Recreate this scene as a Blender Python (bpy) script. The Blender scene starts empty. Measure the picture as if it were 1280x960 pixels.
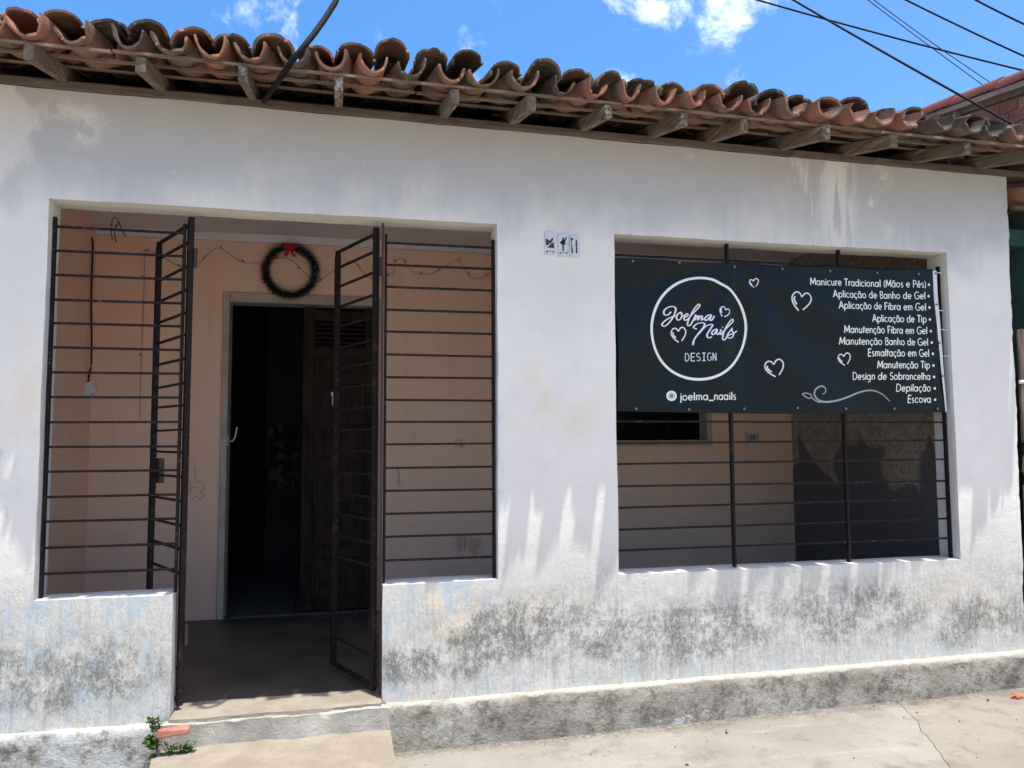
import bpy, bmesh, math, random
from mathutils import Vector, Matrix, noise as mn
random.seed(11)
S = bpy.context.scene
COL = S.collection

# ---------------------------------------------------------------- camera
CAM = Vector((0.0, -3.6, 1.17))
FPX = 961.0
YAW, PITCH, ROLL = (math.radians(a) for a in (12.6, 4.1, 0.293))
_f = Vector((math.sin(YAW) * math.cos(PITCH), math.cos(YAW) * math.cos(PITCH), math.sin(PITCH)))
_r = Vector((math.cos(YAW), -math.sin(YAW), 0))
_d = _f.cross(_r)
RT = math.cos(ROLL) * _r + math.sin(ROLL) * _d
DN = -math.sin(ROLL) * _r + math.cos(ROLL) * _d
cam = bpy.data.objects.new('camera', bpy.data.cameras.new('camera'))
COL.objects.link(cam)
cam.data.sensor_width = 36.0
cam.data.lens = 36.0 * FPX / 1280.0
cam.data.clip_start = 0.05
cam.data.clip_end = 3000
M3 = Matrix((RT, -DN, -_f)).transposed()
cam.matrix_world = Matrix.Translation(CAM) @ M3.to_4x4()
S.camera = cam

def ray(px, py):
    return RT * ((px - 640) / FPX) + DN * ((py - 480) / FPX) + _f
def at(px, py, Y):                       # measured photo point on the upright plane y = Y
    d = ray(px, py); return CAM + d * ((Y - CAM.y) / d.y)
def atX(px, py, X):
    d = ray(px, py); return CAM + d * ((X - CAM.x) / d.x)
def atZ(px, py, Z):
    d = ray(px, py); return CAM + d * ((Z - CAM.z) / d.z)
def atT(px, py, t):
    return CAM + ray(px, py).normalized() * t

# ---------------------------------------------------------------- world, sun, exposure
SUN_TRAVEL = Vector((-0.135, 0.212, -1.0)).normalized()
to_sun = -SUN_TRAVEL
elev = math.asin(to_sun.z)
azim = math.atan2(to_sun.x, to_sun.y)
W = bpy.data.worlds.new('World'); S.world = W; W.use_nodes = True
wn = W.node_tree; wn.nodes.clear()
def wnode(t): return wn.nodes.new(t)
sky = wnode('ShaderNodeTexSky'); sky.sky_type = 'NISHITA'; sky.sun_disc = False
sky.sun_elevation = elev; sky.sun_rotation = azim
sky.air_density = 1.0; sky.dust_density = 3.0; sky.ozone_density = 1.6; sky.altitude = 20
geo = wnode('ShaderNodeTexCoord')
def wmath(op, a, b=None, c=None):
    n = wnode('ShaderNodeMath'); n.operation = op
    for i, v in enumerate((a, b, c)):
        if v is None: continue
        if isinstance(v, (int, float)): n.inputs[i].default_value = v
        else: wn.links.new(v, n.inputs[i])
    return n.outputs[0]
def wmr(x, a, b, c=0.0, d=1.0):
    n = wnode('ShaderNodeMapRange'); n.interpolation_type = 'SMOOTHSTEP'
    wn.links.new(x, n.inputs[0])
    for i, v in enumerate((a, b, c, d)): n.inputs[i + 1].default_value = v
    return n.outputs[0]
def wnoise(scale, detail=8, rough=0.6, dist=0.0, off=(0, 0, 0), sc=(1, 1, 1)):
    mp = wnode('ShaderNodeMapping'); wn.links.new(geo.outputs['Generated'], mp.inputs[0])
    mp.inputs['Location'].default_value = off; mp.inputs['Scale'].default_value = sc
    n = wnode('ShaderNodeTexNoise'); wn.links.new(mp.outputs[0], n.inputs['Vector'])
    n.inputs['Scale'].default_value = scale; n.inputs['Detail'].default_value = detail
    n.inputs['Roughness'].default_value = rough; n.inputs['Distortion'].default_value = dist
    return n.outputs['Fac']
fine = wnoise(15.0, 10, 0.66, 0.25)
cover = None
def add_cover(v):
    global cover
    cover = v if cover is None else wmath('MAXIMUM', cover, v)
# fair-weather clouds: a few near ones, and heavy unseen cover added to brighten and whiten the fill
for px, py, rad, amp in ((352, 8, 0.045, 1.0), (325, 20, 0.03, .8), (300, 44, 0.022, .6), (226, 36, .016, .6), (272, 18, .016, .7), (380, -20, .05, .9),
                         (785, 4, .028, .8), (815, 8, .034, .95), (850, 2, 0.042, 1.0), (890, 10, 0.036, 1.0), (925, 14, .034, .95), (955, 4, .03, .8), (870, -40, .06, 1.0),
                         (775, 94, 0.026, 0.9), (760, 84, 0.018, 0.7), (1150, 126, 0.012, 1.0), (935, 112, 0.022, .7)):
    c = ray(px, py).normalized()
    vm = wnode('ShaderNodeVectorMath'); vm.operation = 'DISTANCE'
    wn.links.new(geo.outputs['Generated'], vm.inputs[0]); vm.inputs[1].default_value = c
    g = wmr(vm.outputs['Value'], rad * 1.8, 0.0, 0.0, amp * 1.0)
    add_cover(g)
big = wmr(wnoise(2.2, 5, .55, 0, (2.9, 9.2, 7.1)), 0.48, 0.62, 0, 1.0)
add_cover(big)
mask = wmr(wmath('ADD', wmath('MULTIPLY', cover, 0.62), wmath('MULTIPLY', wmath('SUBTRACT', fine, 0.5), 3.0)), 0.30, 1.75)
mask = wmath('MULTIPLY', mask, wmr(cover, 0.0, 0.35))
mixc = wnode('ShaderNodeMix'); mixc.data_type = 'RGBA'
hs = wnode('ShaderNodeHueSaturation'); hs.inputs['Saturation'].default_value = 1.46; hs.inputs['Value'].default_value = 1.04
wn.links.new(sky.outputs[0], hs.inputs['Color'])
wn.links.new(mask, mixc.inputs[0]); wn.links.new(hs.outputs[0], mixc.inputs[6])
mixc.inputs[7].default_value = (10.5, 10.4, 10.3, 1)
bg = wnode('ShaderNodeBackground'); bg.inputs[1].default_value = 0.15
wn.links.new(mixc.outputs[2], bg.inputs[0])
W.cycles.sampling_method = 'MANUAL'; W.cycles.sample_map_resolution = 512
wo = wnode('ShaderNodeOutputWorld'); wn.links.new(bg.outputs[0], wo.inputs[0])

sl = bpy.data.lights.new('sun', 'SUN'); sl.energy = 2.95; sl.angle = math.radians(0.53); sl.color = (1.0, 0.955, 0.88)
so = bpy.data.objects.new('sun', sl); COL.objects.link(so)
so.rotation_euler = SUN_TRAVEL.to_track_quat('-Z', 'Y').to_euler()
so.location = (3, -5, 12)

S.view_settings.view_transform = 'Standard'; S.view_settings.look = 'None'
S.view_settings.gamma = 1.0; S.view_settings.exposure = 0.88
S.view_settings.use_curve_mapping = False
S.render.engine = 'CYCLES'
S.cycles.use_denoising = True
S.cycles.max_bounces = 6; S.cycles.diffuse_bounces = 4; S.cycles.glossy_bounces = 2

# ---------------------------------------------------------------- material helper
class G:
    def __init__(s, name, rough=0.85, spec=0.3):
        s.m = bpy.data.materials.new(name); s.m.use_nodes = True
        s.t = s.m.node_tree; s.b = s.t.nodes['Principled BSDF']
        s.b.inputs['Roughness'].default_value = rough
        s.b.inputs['Specular IOR Level'].default_value = spec
        tc = s.t.nodes.new('ShaderNodeTexCoord'); s.co = tc.outputs['Object']
        s._sep = None
    def link(s, v, sock):
        if isinstance(v, (int, float)): sock.default_value = v
        elif isinstance(v, tuple): sock.default_value = v if len(v) != 3 or len(sock.default_value) == 3 else (*v, 1)
        else: s.t.links.new(v, sock)
    def xyz(s):
        if s._sep is None:
            n = s.t.nodes.new('ShaderNodeSeparateXYZ'); s.t.links.new(s.co, n.inputs[0]); s._sep = n.outputs
        return s._sep
    def map(s, sc=(1, 1, 1), off=(0, 0, 0), vec=None):
        n = s.t.nodes.new('ShaderNodeMapping'); s.t.links.new(vec or s.co, n.inputs[0])
        n.inputs['Scale'].default_value = sc; n.inputs['Location'].default_value = off
        return n.outputs[0]
    def noise(s, scale, detail=5, rough=0.6, sc=None, off=(0, 0, 0), dist=0.0, vec=None):
        n = s.t.nodes.new('ShaderNodeTexNoise')
        s.t.links.new(s.map(sc or (1, 1, 1), off, vec) if (sc or any(off)) else (vec or s.co), n.inputs['Vector'])
        n.inputs['Scale'].default_value = scale; n.inputs['Detail'].default_value = detail
        n.inputs['Roughness'].default_value = rough; n.inputs['Distortion'].default_value = dist
        return n.outputs['Fac']
    def vor(s, scale, feature='F1', sc=None, rand=1.0):
        n = s.t.nodes.new('ShaderNodeTexVoronoi'); n.feature = feature
        s.t.links.new(s.map(sc) if sc else s.co, n.inputs['Vector'])
        n.inputs['Scale'].default_value = scale; n.inputs['Randomness'].default_value = rand
        return n.outputs['Distance']
    def mr(s, x, a, b, c=0.0, d=1.0):
        n = s.t.nodes.new('ShaderNodeMapRange'); n.interpolation_type = 'SMOOTHSTEP'
        s.link(x, n.inputs[0])
        for i, v in enumerate((a, b, c, d)): n.inputs[i + 1].default_value = v
        return n.outputs[0]
    def math(s, op, a, b=None):
        n = s.t.nodes.new('ShaderNodeMath'); n.operation = op
        s.link(a, n.inputs[0])
        if b is not None: s.link(b, n.inputs[1])
        return n.outputs[0]
    def mul(s, *a):
        r = a[0]
        for v in a[1:]: r = s.math('MULTIPLY', r, v)
        return r
    def add(s, *a):
        r = a[0]
        for v in a[1:]: r = s.math('ADD', r, v)
        return r
    def mx(s, *a):
        r = a[0]
        for v in a[1:]: r = s.math('MAXIMUM', r, v)
        return r
    def mix(s, f, a, b, mode='MIX'):
        n = s.t.nodes.new('ShaderNodeMix'); n.data_type = 'RGBA'; n.blend_type = mode
        s.link(f, n.inputs[0]); s.link(a, n.inputs[6]); s.link(b, n.inputs[7])
        return n.outputs[2]
    def blob(s, cx, cz, rx, rz, axis=0):          # soft ellipse in the upright plane
        X = s.xyz()
        a = s.math('MULTIPLY', s.math('SUBTRACT', X[axis], cx), 1.0 / rx)
        b = s.math('MULTIPLY', s.math('SUBTRACT', X[2], cz), 1.0 / rz)
        d = s.math('ADD', s.math('MULTIPLY', a, a), s.math('MULTIPLY', b, b))
        return s.mr(d, 1.0, 0.0)
    def attr(s, name):
        n = s.t.nodes.new('ShaderNodeAttribute'); n.attribute_type = 'OBJECT'; n.attribute_name = name
        return n.outputs['Fac']
    def rnd(s):
        return s.t.nodes.new('ShaderNodeObjectInfo').outputs['Random']
    def rvec(s):                                   # object coords shifted per object
        n = s.t.nodes.new('ShaderNodeVectorMath'); n.operation = 'ADD'
        s.t.links.new(s.co, n.inputs[0])
        c = s.t.nodes.new('ShaderNodeCombineXYZ')
        q = s.math('MULTIPLY', s.rnd(), 37.0)
        s.t.links.new(q, c.inputs[0]); s.t.links.new(q, c.inputs[1]); s.t.links.new(q, c.inputs[2])
        s.t.links.new(c.outputs[0], n.inputs[1]); return n.outputs[0]
    def color(s, c): s.link(c, s.b.inputs['Base Color']); return s
    def rough(s, c): s.link(c, s.b.inputs['Roughness']); return s
    def bump(s, h, strength=0.4, dist=0.01):
        n = s.t.nodes.new('ShaderNodeBump'); n.inputs['Strength'].default_value = strength
        n.inputs['Distance'].default_value = dist; s.t.links.new(h, n.inputs['Height'])
        s.t.links.new(n.outputs[0], s.b.inputs['Normal']); return s

# --- front wall: flaking limewash over old coats, mould near the ground
def m_front_wall():
    g = G('limewash', 0.92, 0.2); X = g.xyz(); x, z = X[0], X[2]
    n1 = g.noise(1.7, 4, .6); n2 = g.noise(7, 6, .65, off=(4, 0, 1)); n3 = g.noise(34, 4, .7, sc=(1.25, 1, .8), off=(1, 0, 5)); n4 = g.noise(110, 2, .7, sc=(1.2, 1, .75))
    nv = g.noise(3.0, 6, .6, sc=(5, 1, .8), off=(2, 0, 0))
    c = g.mix(g.mr(n1, .3, .7), (.77, .712, .63), (.85, .785, .70))
    c = g.mix(g.mul(g.mr(n2, .45, .75), .45), c, (.72, .665, .595))
    # dull older coat left under the eave, edge ragged
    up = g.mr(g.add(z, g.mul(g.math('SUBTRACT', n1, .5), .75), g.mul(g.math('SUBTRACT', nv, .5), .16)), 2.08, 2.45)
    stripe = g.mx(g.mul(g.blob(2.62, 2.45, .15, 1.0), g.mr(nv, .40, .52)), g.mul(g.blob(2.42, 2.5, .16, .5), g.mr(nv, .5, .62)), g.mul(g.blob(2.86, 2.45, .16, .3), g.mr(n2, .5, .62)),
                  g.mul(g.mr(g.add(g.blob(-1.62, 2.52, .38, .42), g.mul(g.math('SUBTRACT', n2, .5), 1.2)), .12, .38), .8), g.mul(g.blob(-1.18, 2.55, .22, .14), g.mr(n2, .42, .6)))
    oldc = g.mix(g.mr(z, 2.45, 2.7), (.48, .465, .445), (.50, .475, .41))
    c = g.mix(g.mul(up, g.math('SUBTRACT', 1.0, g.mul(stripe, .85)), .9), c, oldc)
    big = g.noise(1.5, 3, .5, off=(6, 0, 0))
    low = g.mr(g.add(z, g.mul(g.math('SUBTRACT', n2, .5), .5), g.mul(g.math('SUBTRACT', big, .5), .5)), .86, .34)
    fl = g.add(g.mul(n3, .6), g.mul(n4, .5))
    c = g.mix(g.mul(low, g.mr(g.add(n2, g.mul(fl, .5)), .52, .92, .45, .95)), c, (.52, .485, .41))
    c = g.mix(g.mul(low, g.mr(fl, .58, .50), .45), c, (.74, .72, .67))
    # ochre and blue old coats
    och = g.mul(g.mr(g.noise(5, 6, .6, off=(9, 3, 2)), .48, .62),
                g.mx(g.blob(-1.32, 1.42, .16, .28), g.mul(g.blob(1.0, 1.35, .34, .30), .8), g.blob(.45, .36, .3, .18), g.mul(g.blob(.98, .34, .5, .14), .9), g.mul(g.blob(3.3, .3, .4, .2), .5)))
    c = g.mix(g.mul(och, .62), c, (.80, .66, .46))
    blu = g.mul(g.mr(g.noise(6, 8, .7, sc=(1.4, 1, .8), off=(3, 8, 6)), .46, .60),
                g.mx(g.blob(-1.42, 1.02, .14, .38), g.blob(-1.15, .32, .85, .42), g.blob(.45, .44, .36, .13), g.mul(g.blob(.72, 1.0, .05, .8), .9),
                     g.mul(g.mr(z, .16, .02), .6), g.mul(g.blob(.25, .2, .12, .5), .8)))
    c = g.mix(g.mul(blu, .64), c, (.38, .50, .57))
    grn = g.mul(g.mr(g.noise(8, 7, .7, off=(13, 8, 6)), .52, .66), g.mx(g.blob(-1.0, .25, .6, .3), g.mul(g.mr(z, .25, .05), .8)))
    c = g.mix(g.mul(grn, .45), c, (.50, .58, .50))
    # mould band
    zz = g.add(z, g.mul(g.math('SUBTRACT', big, .5), .34))
    where = g.mx(g.blob(.95, .19, .75, .30), g.mul(g.blob(.35, .12, .3, .16), .8), g.mul(g.blob(1.75, .2, .6, .22), .75), g.mul(g.blob(2.6, .26, .7, .22), .62), g.mul(g.blob(3.4, .16, .42, .22), .85), g.mul(g.blob(-1.25, .17, .75, .26), .85))
    band = g.mul(g.math('POWER', where, .6), g.mr(zz, -.05, .12), g.mr(big, .2, .5, .6, 1.0))
    spk = g.add(g.mul(n2, .50), g.mul(n3, .60), g.mul(n4, .45))
    wet = g.mul(band, g.mr(g.add(n2, g.mul(n3, .4)), .45, .85))
    c = g.mix(g.mul(wet, .66), c, (.27, .26, .22))
    mould = g.mul(g.mr(band, .05, .7), g.mr(g.add(spk, g.mul(band, .28)), .92, 1.16))
    drip = g.noise(9, 4, .6, sc=(4.5, 1, .35), off=(5, 0, 3))
    c = g.mix(g.mul(g.mr(g.add(z, g.mul(g.math('SUBTRACT', big, .5), .5)), .62, .15), g.mr(drip, .50, .66), .42), c, (.30, .29, .245))
    c = g.mix(g.mul(mould, .78, g.mr(drip, .3, .55, .55, 1.0)), c, (.085, .083, .068))
    flake = g.mul(band, g.mr(fl, .60, .70))
    c = g.mix(g.mul(flake, .5), c, (.60, .58, .53))
    dots = g.mul(low, g.mr(g.noise(42, 3, .6, off=(8, 2, 4)), .66, .72))
    c = g.mix(g.mul(dots, .75), c, (.12, .11, .095))
    # isolated scuffs
    sc = g.mul(g.mr(g.noise(22, 4, .55, off=(5, 5, 5)), .71, .75), g.mr(z, 1.6, .6))
    c = g.mix(g.mul(sc, .7), c, (.16, .15, .14))
    scr = g.mul(g.mr(g.noise(60, 2, .5, sc=(3, 1, .35)), .70, .74), g.blob(1.1, .9, .35, .4))
    c = g.mix(g.mul(scr, .6), c, (.3, .29, .3))
    # yellowed fresh plaster round the top of the openings
    c = g.mix(g.mul(g.mr(X[1], .004, .02), g.mr(z, 2.05, 2.18), .55), c, (.74, .73, .62))
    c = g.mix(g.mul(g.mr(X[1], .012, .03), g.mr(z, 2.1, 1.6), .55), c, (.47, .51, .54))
    g.color(c)
    h = g.add(g.mul(n2, .9), g.mul(n3, .5), g.mul(n4, .25), g.mul(nv, .4), g.mul(g.noise(4.5, 3, .5, sc=(1, 1, 2.6), off=(7, 7, 7)), .5))
    g.bump(h, .36, .012)
    return g.m

def m_plinth():
    g = G('plinth_cement', 0.95, .2); X = g.xyz(); x, y, z = X
    n1 = g.noise(2.5, 4, .65); n2 = g.noise(11, 6, .7, off=(3, 1, 1)); n3 = g.noise(60, 3, .7)
    n4 = g.noise(28, 4, .7, off=(7, 1, 1))
    c = g.mix(g.mr(n1, .35, .65), (.27, .24, .19), (.42, .385, .315))
    c = g.mix(g.mul(g.mr(g.add(g.mul(n2, .6), g.mul(n4, .4)), .46, .62), .8), c, (.085, .076, .06))
    c = g.mix(g.mul(g.mr(n4, .55, .66), .5), c, (.42, .385, .32))
    c = g.mix(g.mul(g.mr(g.add(n2, g.mul(n3, .5)), .72, .60), .75, g.mr(g.noise(1.1, 3, .5, off=(2, 5, 1)), .46, .58)), c, (.60, .60, .59))
    c = g.mix(g.mul(g.mr(g.add(x, g.mul(n1, .5)), .55, .1), g.mr(n2, .62, .42), .6), c, (.54, .55, .54))
    c = g.mix(g.mul(g.mr(g.add(z, g.mul(g.math('SUBTRACT', n2, .5), .07)), -.022, -.012), .75), c, (.50, .47, .40))
    g.color(c); g.bump(g.add(n2, g.mul(n3, .5)), .7, .015); return g.m

def m_cement(name, a, b, sc=3.0, rough=.93, spec=.2, dark=(.1, .095, .085), bs=.5):
    g = G(name, rough, spec)
    n1 = g.noise(sc, 7, .62); n2 = g.noise(sc * 7, 6, .7, off=(3, 3, 1)); n3 = g.noise(sc * 40, 3, .6)
    c = g.mix(g.mr(n1, .32, .68), a, b)
    c = g.mix(g.mul(g.mr(n2, .58, .74), .5), c, dark)
    c = g.mix(g.mul(g.mr(n3, .62, .72), .35), c, dark)
    g.color(c); g.bump(g.add(n1, n2, g.mul(n3, .4)), bs, .01); return g.m

def m_paint(name, a, b, rough=.75, spec=.3, sc=2.0, dirt=.25, bs=.2):
    g = G(name, rough, spec)
    n1 = g.noise(sc, 5, .6); n2 = g.noise(sc * 9, 6, .65, off=(1, 2, 3))
    c = g.mix(g.mr(n1, .3, .7), a, b)
    c = g.mix(g.mul(g.mr(n2, .55, .78), dirt), c, tuple(v * .45 for v in a))
    g.color(c); g.bump(g.add(n1, n2), bs, .006); return g.m

def m_tile():
    g = G('roof_clay', .9, .25); v = g.rvec(); t = g.attr('tone'); r = g.rnd()
    n1 = g.noise(9, 6, .62, vec=v); n2 = g.noise(38, 6, .7, vec=v); n3 = g.noise(3.5, 3, .5, vec=v)
    clay = g.mix(r, (.38, .15, .085), (.45, .22, .125))
    clay = g.mix(g.mr(n3, .35, .65), clay, (.30, .13, .08))
    c = g.mix(g.mul(g.mr(g.add(n1, g.mul(t, .60)), .56, .88), .9), clay, (.215, .15, .105))
    soot = g.mr(g.add(g.mul(n1, .75), g.mul(n2, .40), g.mul(t, .60)), .74, 1.05)
    c = g.mix(g.mul(soot, .9), c, (.070, .058, .048))
    pale = g.mul(g.mr(g.add(n2, g.mul(n3, .5)), .84, .98), .6)
    c = g.mix(pale, c, (.44, .38, .29))
    c = g.mix(g.mul(g.mr(g.add(n1, n2), 1.08, 1.2), .5), c, (.22, .21, .15))
    g.color(c); g.bump(g.add(g.mul(n1, .8), g.mul(n2, .7)), .6, .006); return g.m

def m_wood(name, a, b, along=0, rough=.9, pale=None):
    g = G(name, rough, .2); v = g.rvec()
    sc = [14, 14, 14]; sc[along] = 1.0
    n1 = g.noise(3.5, 7, .65, sc=tuple(sc), vec=v); n2 = g.noise(6, 5, .6, vec=v)
    c = g.mix(g.mr(n1, .3, .7), a, b)
    c = g.mix(g.mul(g.mr(n2, .5, .7), .6), c, tuple(q * .4 for q in a))
    if pale: c = g.mix(g.mul(g.mr(g.add(n1, n2), 1.08, 1.25), .75), c, pale)
    g.color(c); g.bump(n1, .5, .004); return g.m

def m_plain(name, col, rough=.5, spec=.4, metal=0.0, var=.25, sc=20):
    g = G(name, rough, spec); n = g.noise(sc, 5, .6)
    g.color(g.mix(g.mul(g.mr(n, .35, .75), var), col, tuple(q * .4 for q in col)))
    g.b.inputs['Metallic'].default_value = metal
    g.bump(n, .15, .002); return g.m

MAT = {}
MAT['wall'] = m_front_wall(); MAT['plinth'] = m_plinth(); MAT['tile'] = m_tile()
MAT['rafter'] = m_wood('rafter_wood', (.13, .092, .065), (.25, .19, .14), 1, pale=(.42, .36, .29))
MAT['batten'] = m_wood('batten_wood', (.19, .135, .095), (.33, .25, .18), 0)
MAT['plate'] = m_wood('plate_wood', (.10, .072, .054), (.19, .145, .11), 0)
def m_iron(name, col, rust):
    g = G(name, .68, .14); v = g.rvec(); n1 = g.noise(11, 5, .65, vec=v); n2 = g.noise(70, 3, .6, vec=v)
    c = g.mix(g.mr(n1, .56, .72), col, rust); c = g.mix(g.mul(g.mr(n2, .62, .70), .7), c, (.16, .12, .10))
    g.color(c); g.bump(g.add(n1, n2), .4, .002); return g.m
MAT['iron'] = m_iron('painted_iron', (.017, .011, .010), (.055, .026, .018))
MAT['iron_rust'] = m_plain('rusty_brown_iron', (.065, .035, .028), .6, .35, 0, .4, 30)

def m_porch():
    g = G('porch_paint', .8, .25); X = g.xyz()
    n1 = g.noise(1.6, 5, .6); n2 = g.noise(13, 7, .65, off=(1, 2, 3)); nv = g.noise(3, 5, .6, sc=(5, 5, .6))
    c = g.mix(g.mr(n1, .3, .7), (.86, .56, .40), (.88, .61, .45))
    c = g.mix(g.mul(g.mr(n1, .5, .75), g.mr(X[2], 1.1, 1.9), .55), c, (.85, .53, .33))
    c = g.mix(g.mul(g.mr(nv, .5, .75), .3), c, (.66, .47, .38))
    c = g.mix(g.mul(g.mr(n2, .6, .75), .4), c, (.48, .30, .22))
    c = g.mix(g.mul(g.mr(X[2], .9, .1), g.mr(n1, .3, .6), .5), c, (.50, .34, .28))
    g.color(c); g.bump(g.add(n2, nv), .25, .006); return g.m
MAT['porch'] = m_porch()
MAT['ceiling'] = m_paint('grey_ceiling', (.66, .61, .61), (.72, .67, .67), sc=3)
MAT['cove'] = m_paint('pale_cove', (.74, .70, .70), (.78, .74, .74), sc=3)
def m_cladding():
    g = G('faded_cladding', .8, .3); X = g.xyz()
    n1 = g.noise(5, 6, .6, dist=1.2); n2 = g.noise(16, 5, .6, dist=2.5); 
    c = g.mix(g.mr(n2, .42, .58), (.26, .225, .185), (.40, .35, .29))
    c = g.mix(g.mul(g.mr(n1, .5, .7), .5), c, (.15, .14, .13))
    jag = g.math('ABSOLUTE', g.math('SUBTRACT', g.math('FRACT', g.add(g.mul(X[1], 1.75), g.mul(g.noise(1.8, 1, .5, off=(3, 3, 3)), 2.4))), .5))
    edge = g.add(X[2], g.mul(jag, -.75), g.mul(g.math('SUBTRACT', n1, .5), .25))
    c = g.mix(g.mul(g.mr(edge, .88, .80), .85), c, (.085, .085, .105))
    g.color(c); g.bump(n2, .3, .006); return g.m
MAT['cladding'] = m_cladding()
MAT['floor'] = m_cement('porch_floor_cement', (.045, .039, .033), (.10, .088, .074), 2.6, .45, .4, (.06, .055, .05), .25)
MAT['step'] = m_cement('step_cement', (.30, .255, .19), (.39, .345, .27), 4.5, .93, .2, (.15, .125, .09), .9)
MAT['riser'] = m_cement('grey_riser_cement', (.36, .33, .28), (.54, .50, .43), 5.0, .93, .2, (.12, .11, .09), .9)
def m_pavement(name, a, b_, dark, st):
    g = G(name, .94, .2); X = g.xyz()
    n1 = g.noise(1.1, 5, .6); n2 = g.noise(6, 6, .7, off=(3, 3, 1)); n3 = g.noise(45, 4, .7); n4 = g.noise(170, 2, .6); ns = g.noise(3.2, 5, .65, sc=(.6, 2.2, 1), off=(2, 2, 2))
    c = g.mix(g.mr(n1, .32, .68), a, b_)
    c = g.mix(g.mul(g.mr(n2, .5, .72), st), c, dark)
    c = g.mix(g.mul(g.mr(ns, .55, .72), st * .8), c, tuple(v * 1.25 for v in b_))
    c = g.mix(g.mul(g.mr(n3, .56, .70), .35), c, dark)
    c = g.mix(g.mul(g.mr(n4, .62, .72), .5), c, tuple(v * .6 for v in dark))
    dirt = g.mul(g.mr(g.add(X[1], g.mul(g.math('SUBTRACT', n2, .5), .14)), -.16, -.045), g.mr(n3, .35, .6))
    c = g.mix(g.mul(dirt, .75), c, (.12, .105, .08))
    st2 = g.mul(g.mr(g.noise(2.1, 4, .55, off=(11, 4, 0)), .56, .66), st * .7)
    c = g.mix(st2, c, tuple(v * .62 for v in a))
    g.color(c); g.bump(g.add(g.mul(n2, .8), n3, g.mul(n4, .5)), .5, .008); return g.m
MAT['walk'] = m_pavement('pavement_cement', (.255, .238, .20), (.335, .312, .265), (.16, .145, .115), .6)
MAT['walk2'] = m_pavement('old_pavement_cement', (.235, .208, .165), (.315, .283, .23), (.14, .118, .09), .65)
MAT['road'] = m_cement('road_stone', (.30, .275, .24), (.38, .35, .31), .8, .9, .25, (.06, .06, .06), .5)
MAT['doorwood'] = m_wood('dark_door_wood', (.020, .012, .009), (.046, .031, .023), 2)
MAT['frame'] = m_paint('grey_frame_paint', (.40, .33, .27), (.50, .43, .36), sc=9, dirt=.5)
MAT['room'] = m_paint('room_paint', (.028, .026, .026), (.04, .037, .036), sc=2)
MAT['roomtile'] = m_plain('glazed_floor_tile', (.085, .088, .098), .3, .5, 0, .2, 4)
MAT['white'] = m_plain('white_plastic', (.72, .72, .72), .45, .4, 0, .15)
MAT['cable'] = m_plain('black_cable', (.010, .010, .012), .75, .15, 0, .2)
MAT['brick'] = m_paint('red_block', (.22, .07, .048), (.30, .105, .07), sc=9, dirt=.4, bs=.5)
MAT['mortar'] = m_paint('block_mortar', (.32, .19, .155), (.38, .24, .20), sc=14, dirt=.3, bs=.6)
MAT['rake'] = m_wood('rake_board', (.26, .20, .16), (.40, .33, .27), 1)
MAT['redrake'] = m_paint('red_rake_tile', (.13, .035, .024), (.18, .05, .034), sc=8, dirt=.45, bs=.5)
MAT['green'] = m_paint('dark_green_paint', (.05, .115, .095), (.065, .14, .115), sc=2, dirt=.3)
MAT['oldpost'] = m_wood('rough_post_wood', (.13, .085, .06), (.26, .18, .13), 2, pale=(.42, .34, .27))
MAT['leaf'] = m_plain('weed_leaf', (.13, .22, .04), .6, .3, 0, .5, 60)

# ---------------------------------------------------------------- mesh helpers
def me_from(name, v, f, mats=(), smooth=False, sharp=None):
    me = bpy.data.meshes.new(name); me.from_pydata([tuple(p) for p in v], [], f); me.update()
    bm = bmesh.new(); bm.from_mesh(me); bmesh.ops.recalc_face_normals(bm, faces=bm.faces); bm.to_mesh(me); bm.free()
    for m in mats: me.materials.append(m)
    if smooth:
        me.polygons.foreach_set('use_smooth', [True] * len(me.polygons))
        if sharp: me.set_sharp_from_angle(angle=math.radians(sharp))
    return me
def obj(name, me, parent=None, loc=(0, 0, 0), rot=(0, 0, 0), label=None, cat=None, group=None, kind=None):
    o = bpy.data.objects.new(name, me); COL.objects.link(o)
    o.location = loc; o.rotation_euler = rot
    if parent: o.parent = parent
    if label: o['label'] = label
    if cat: o['category'] = cat
    if group: o['group'] = group
    if kind: o['kind'] = kind
    return o
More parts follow.
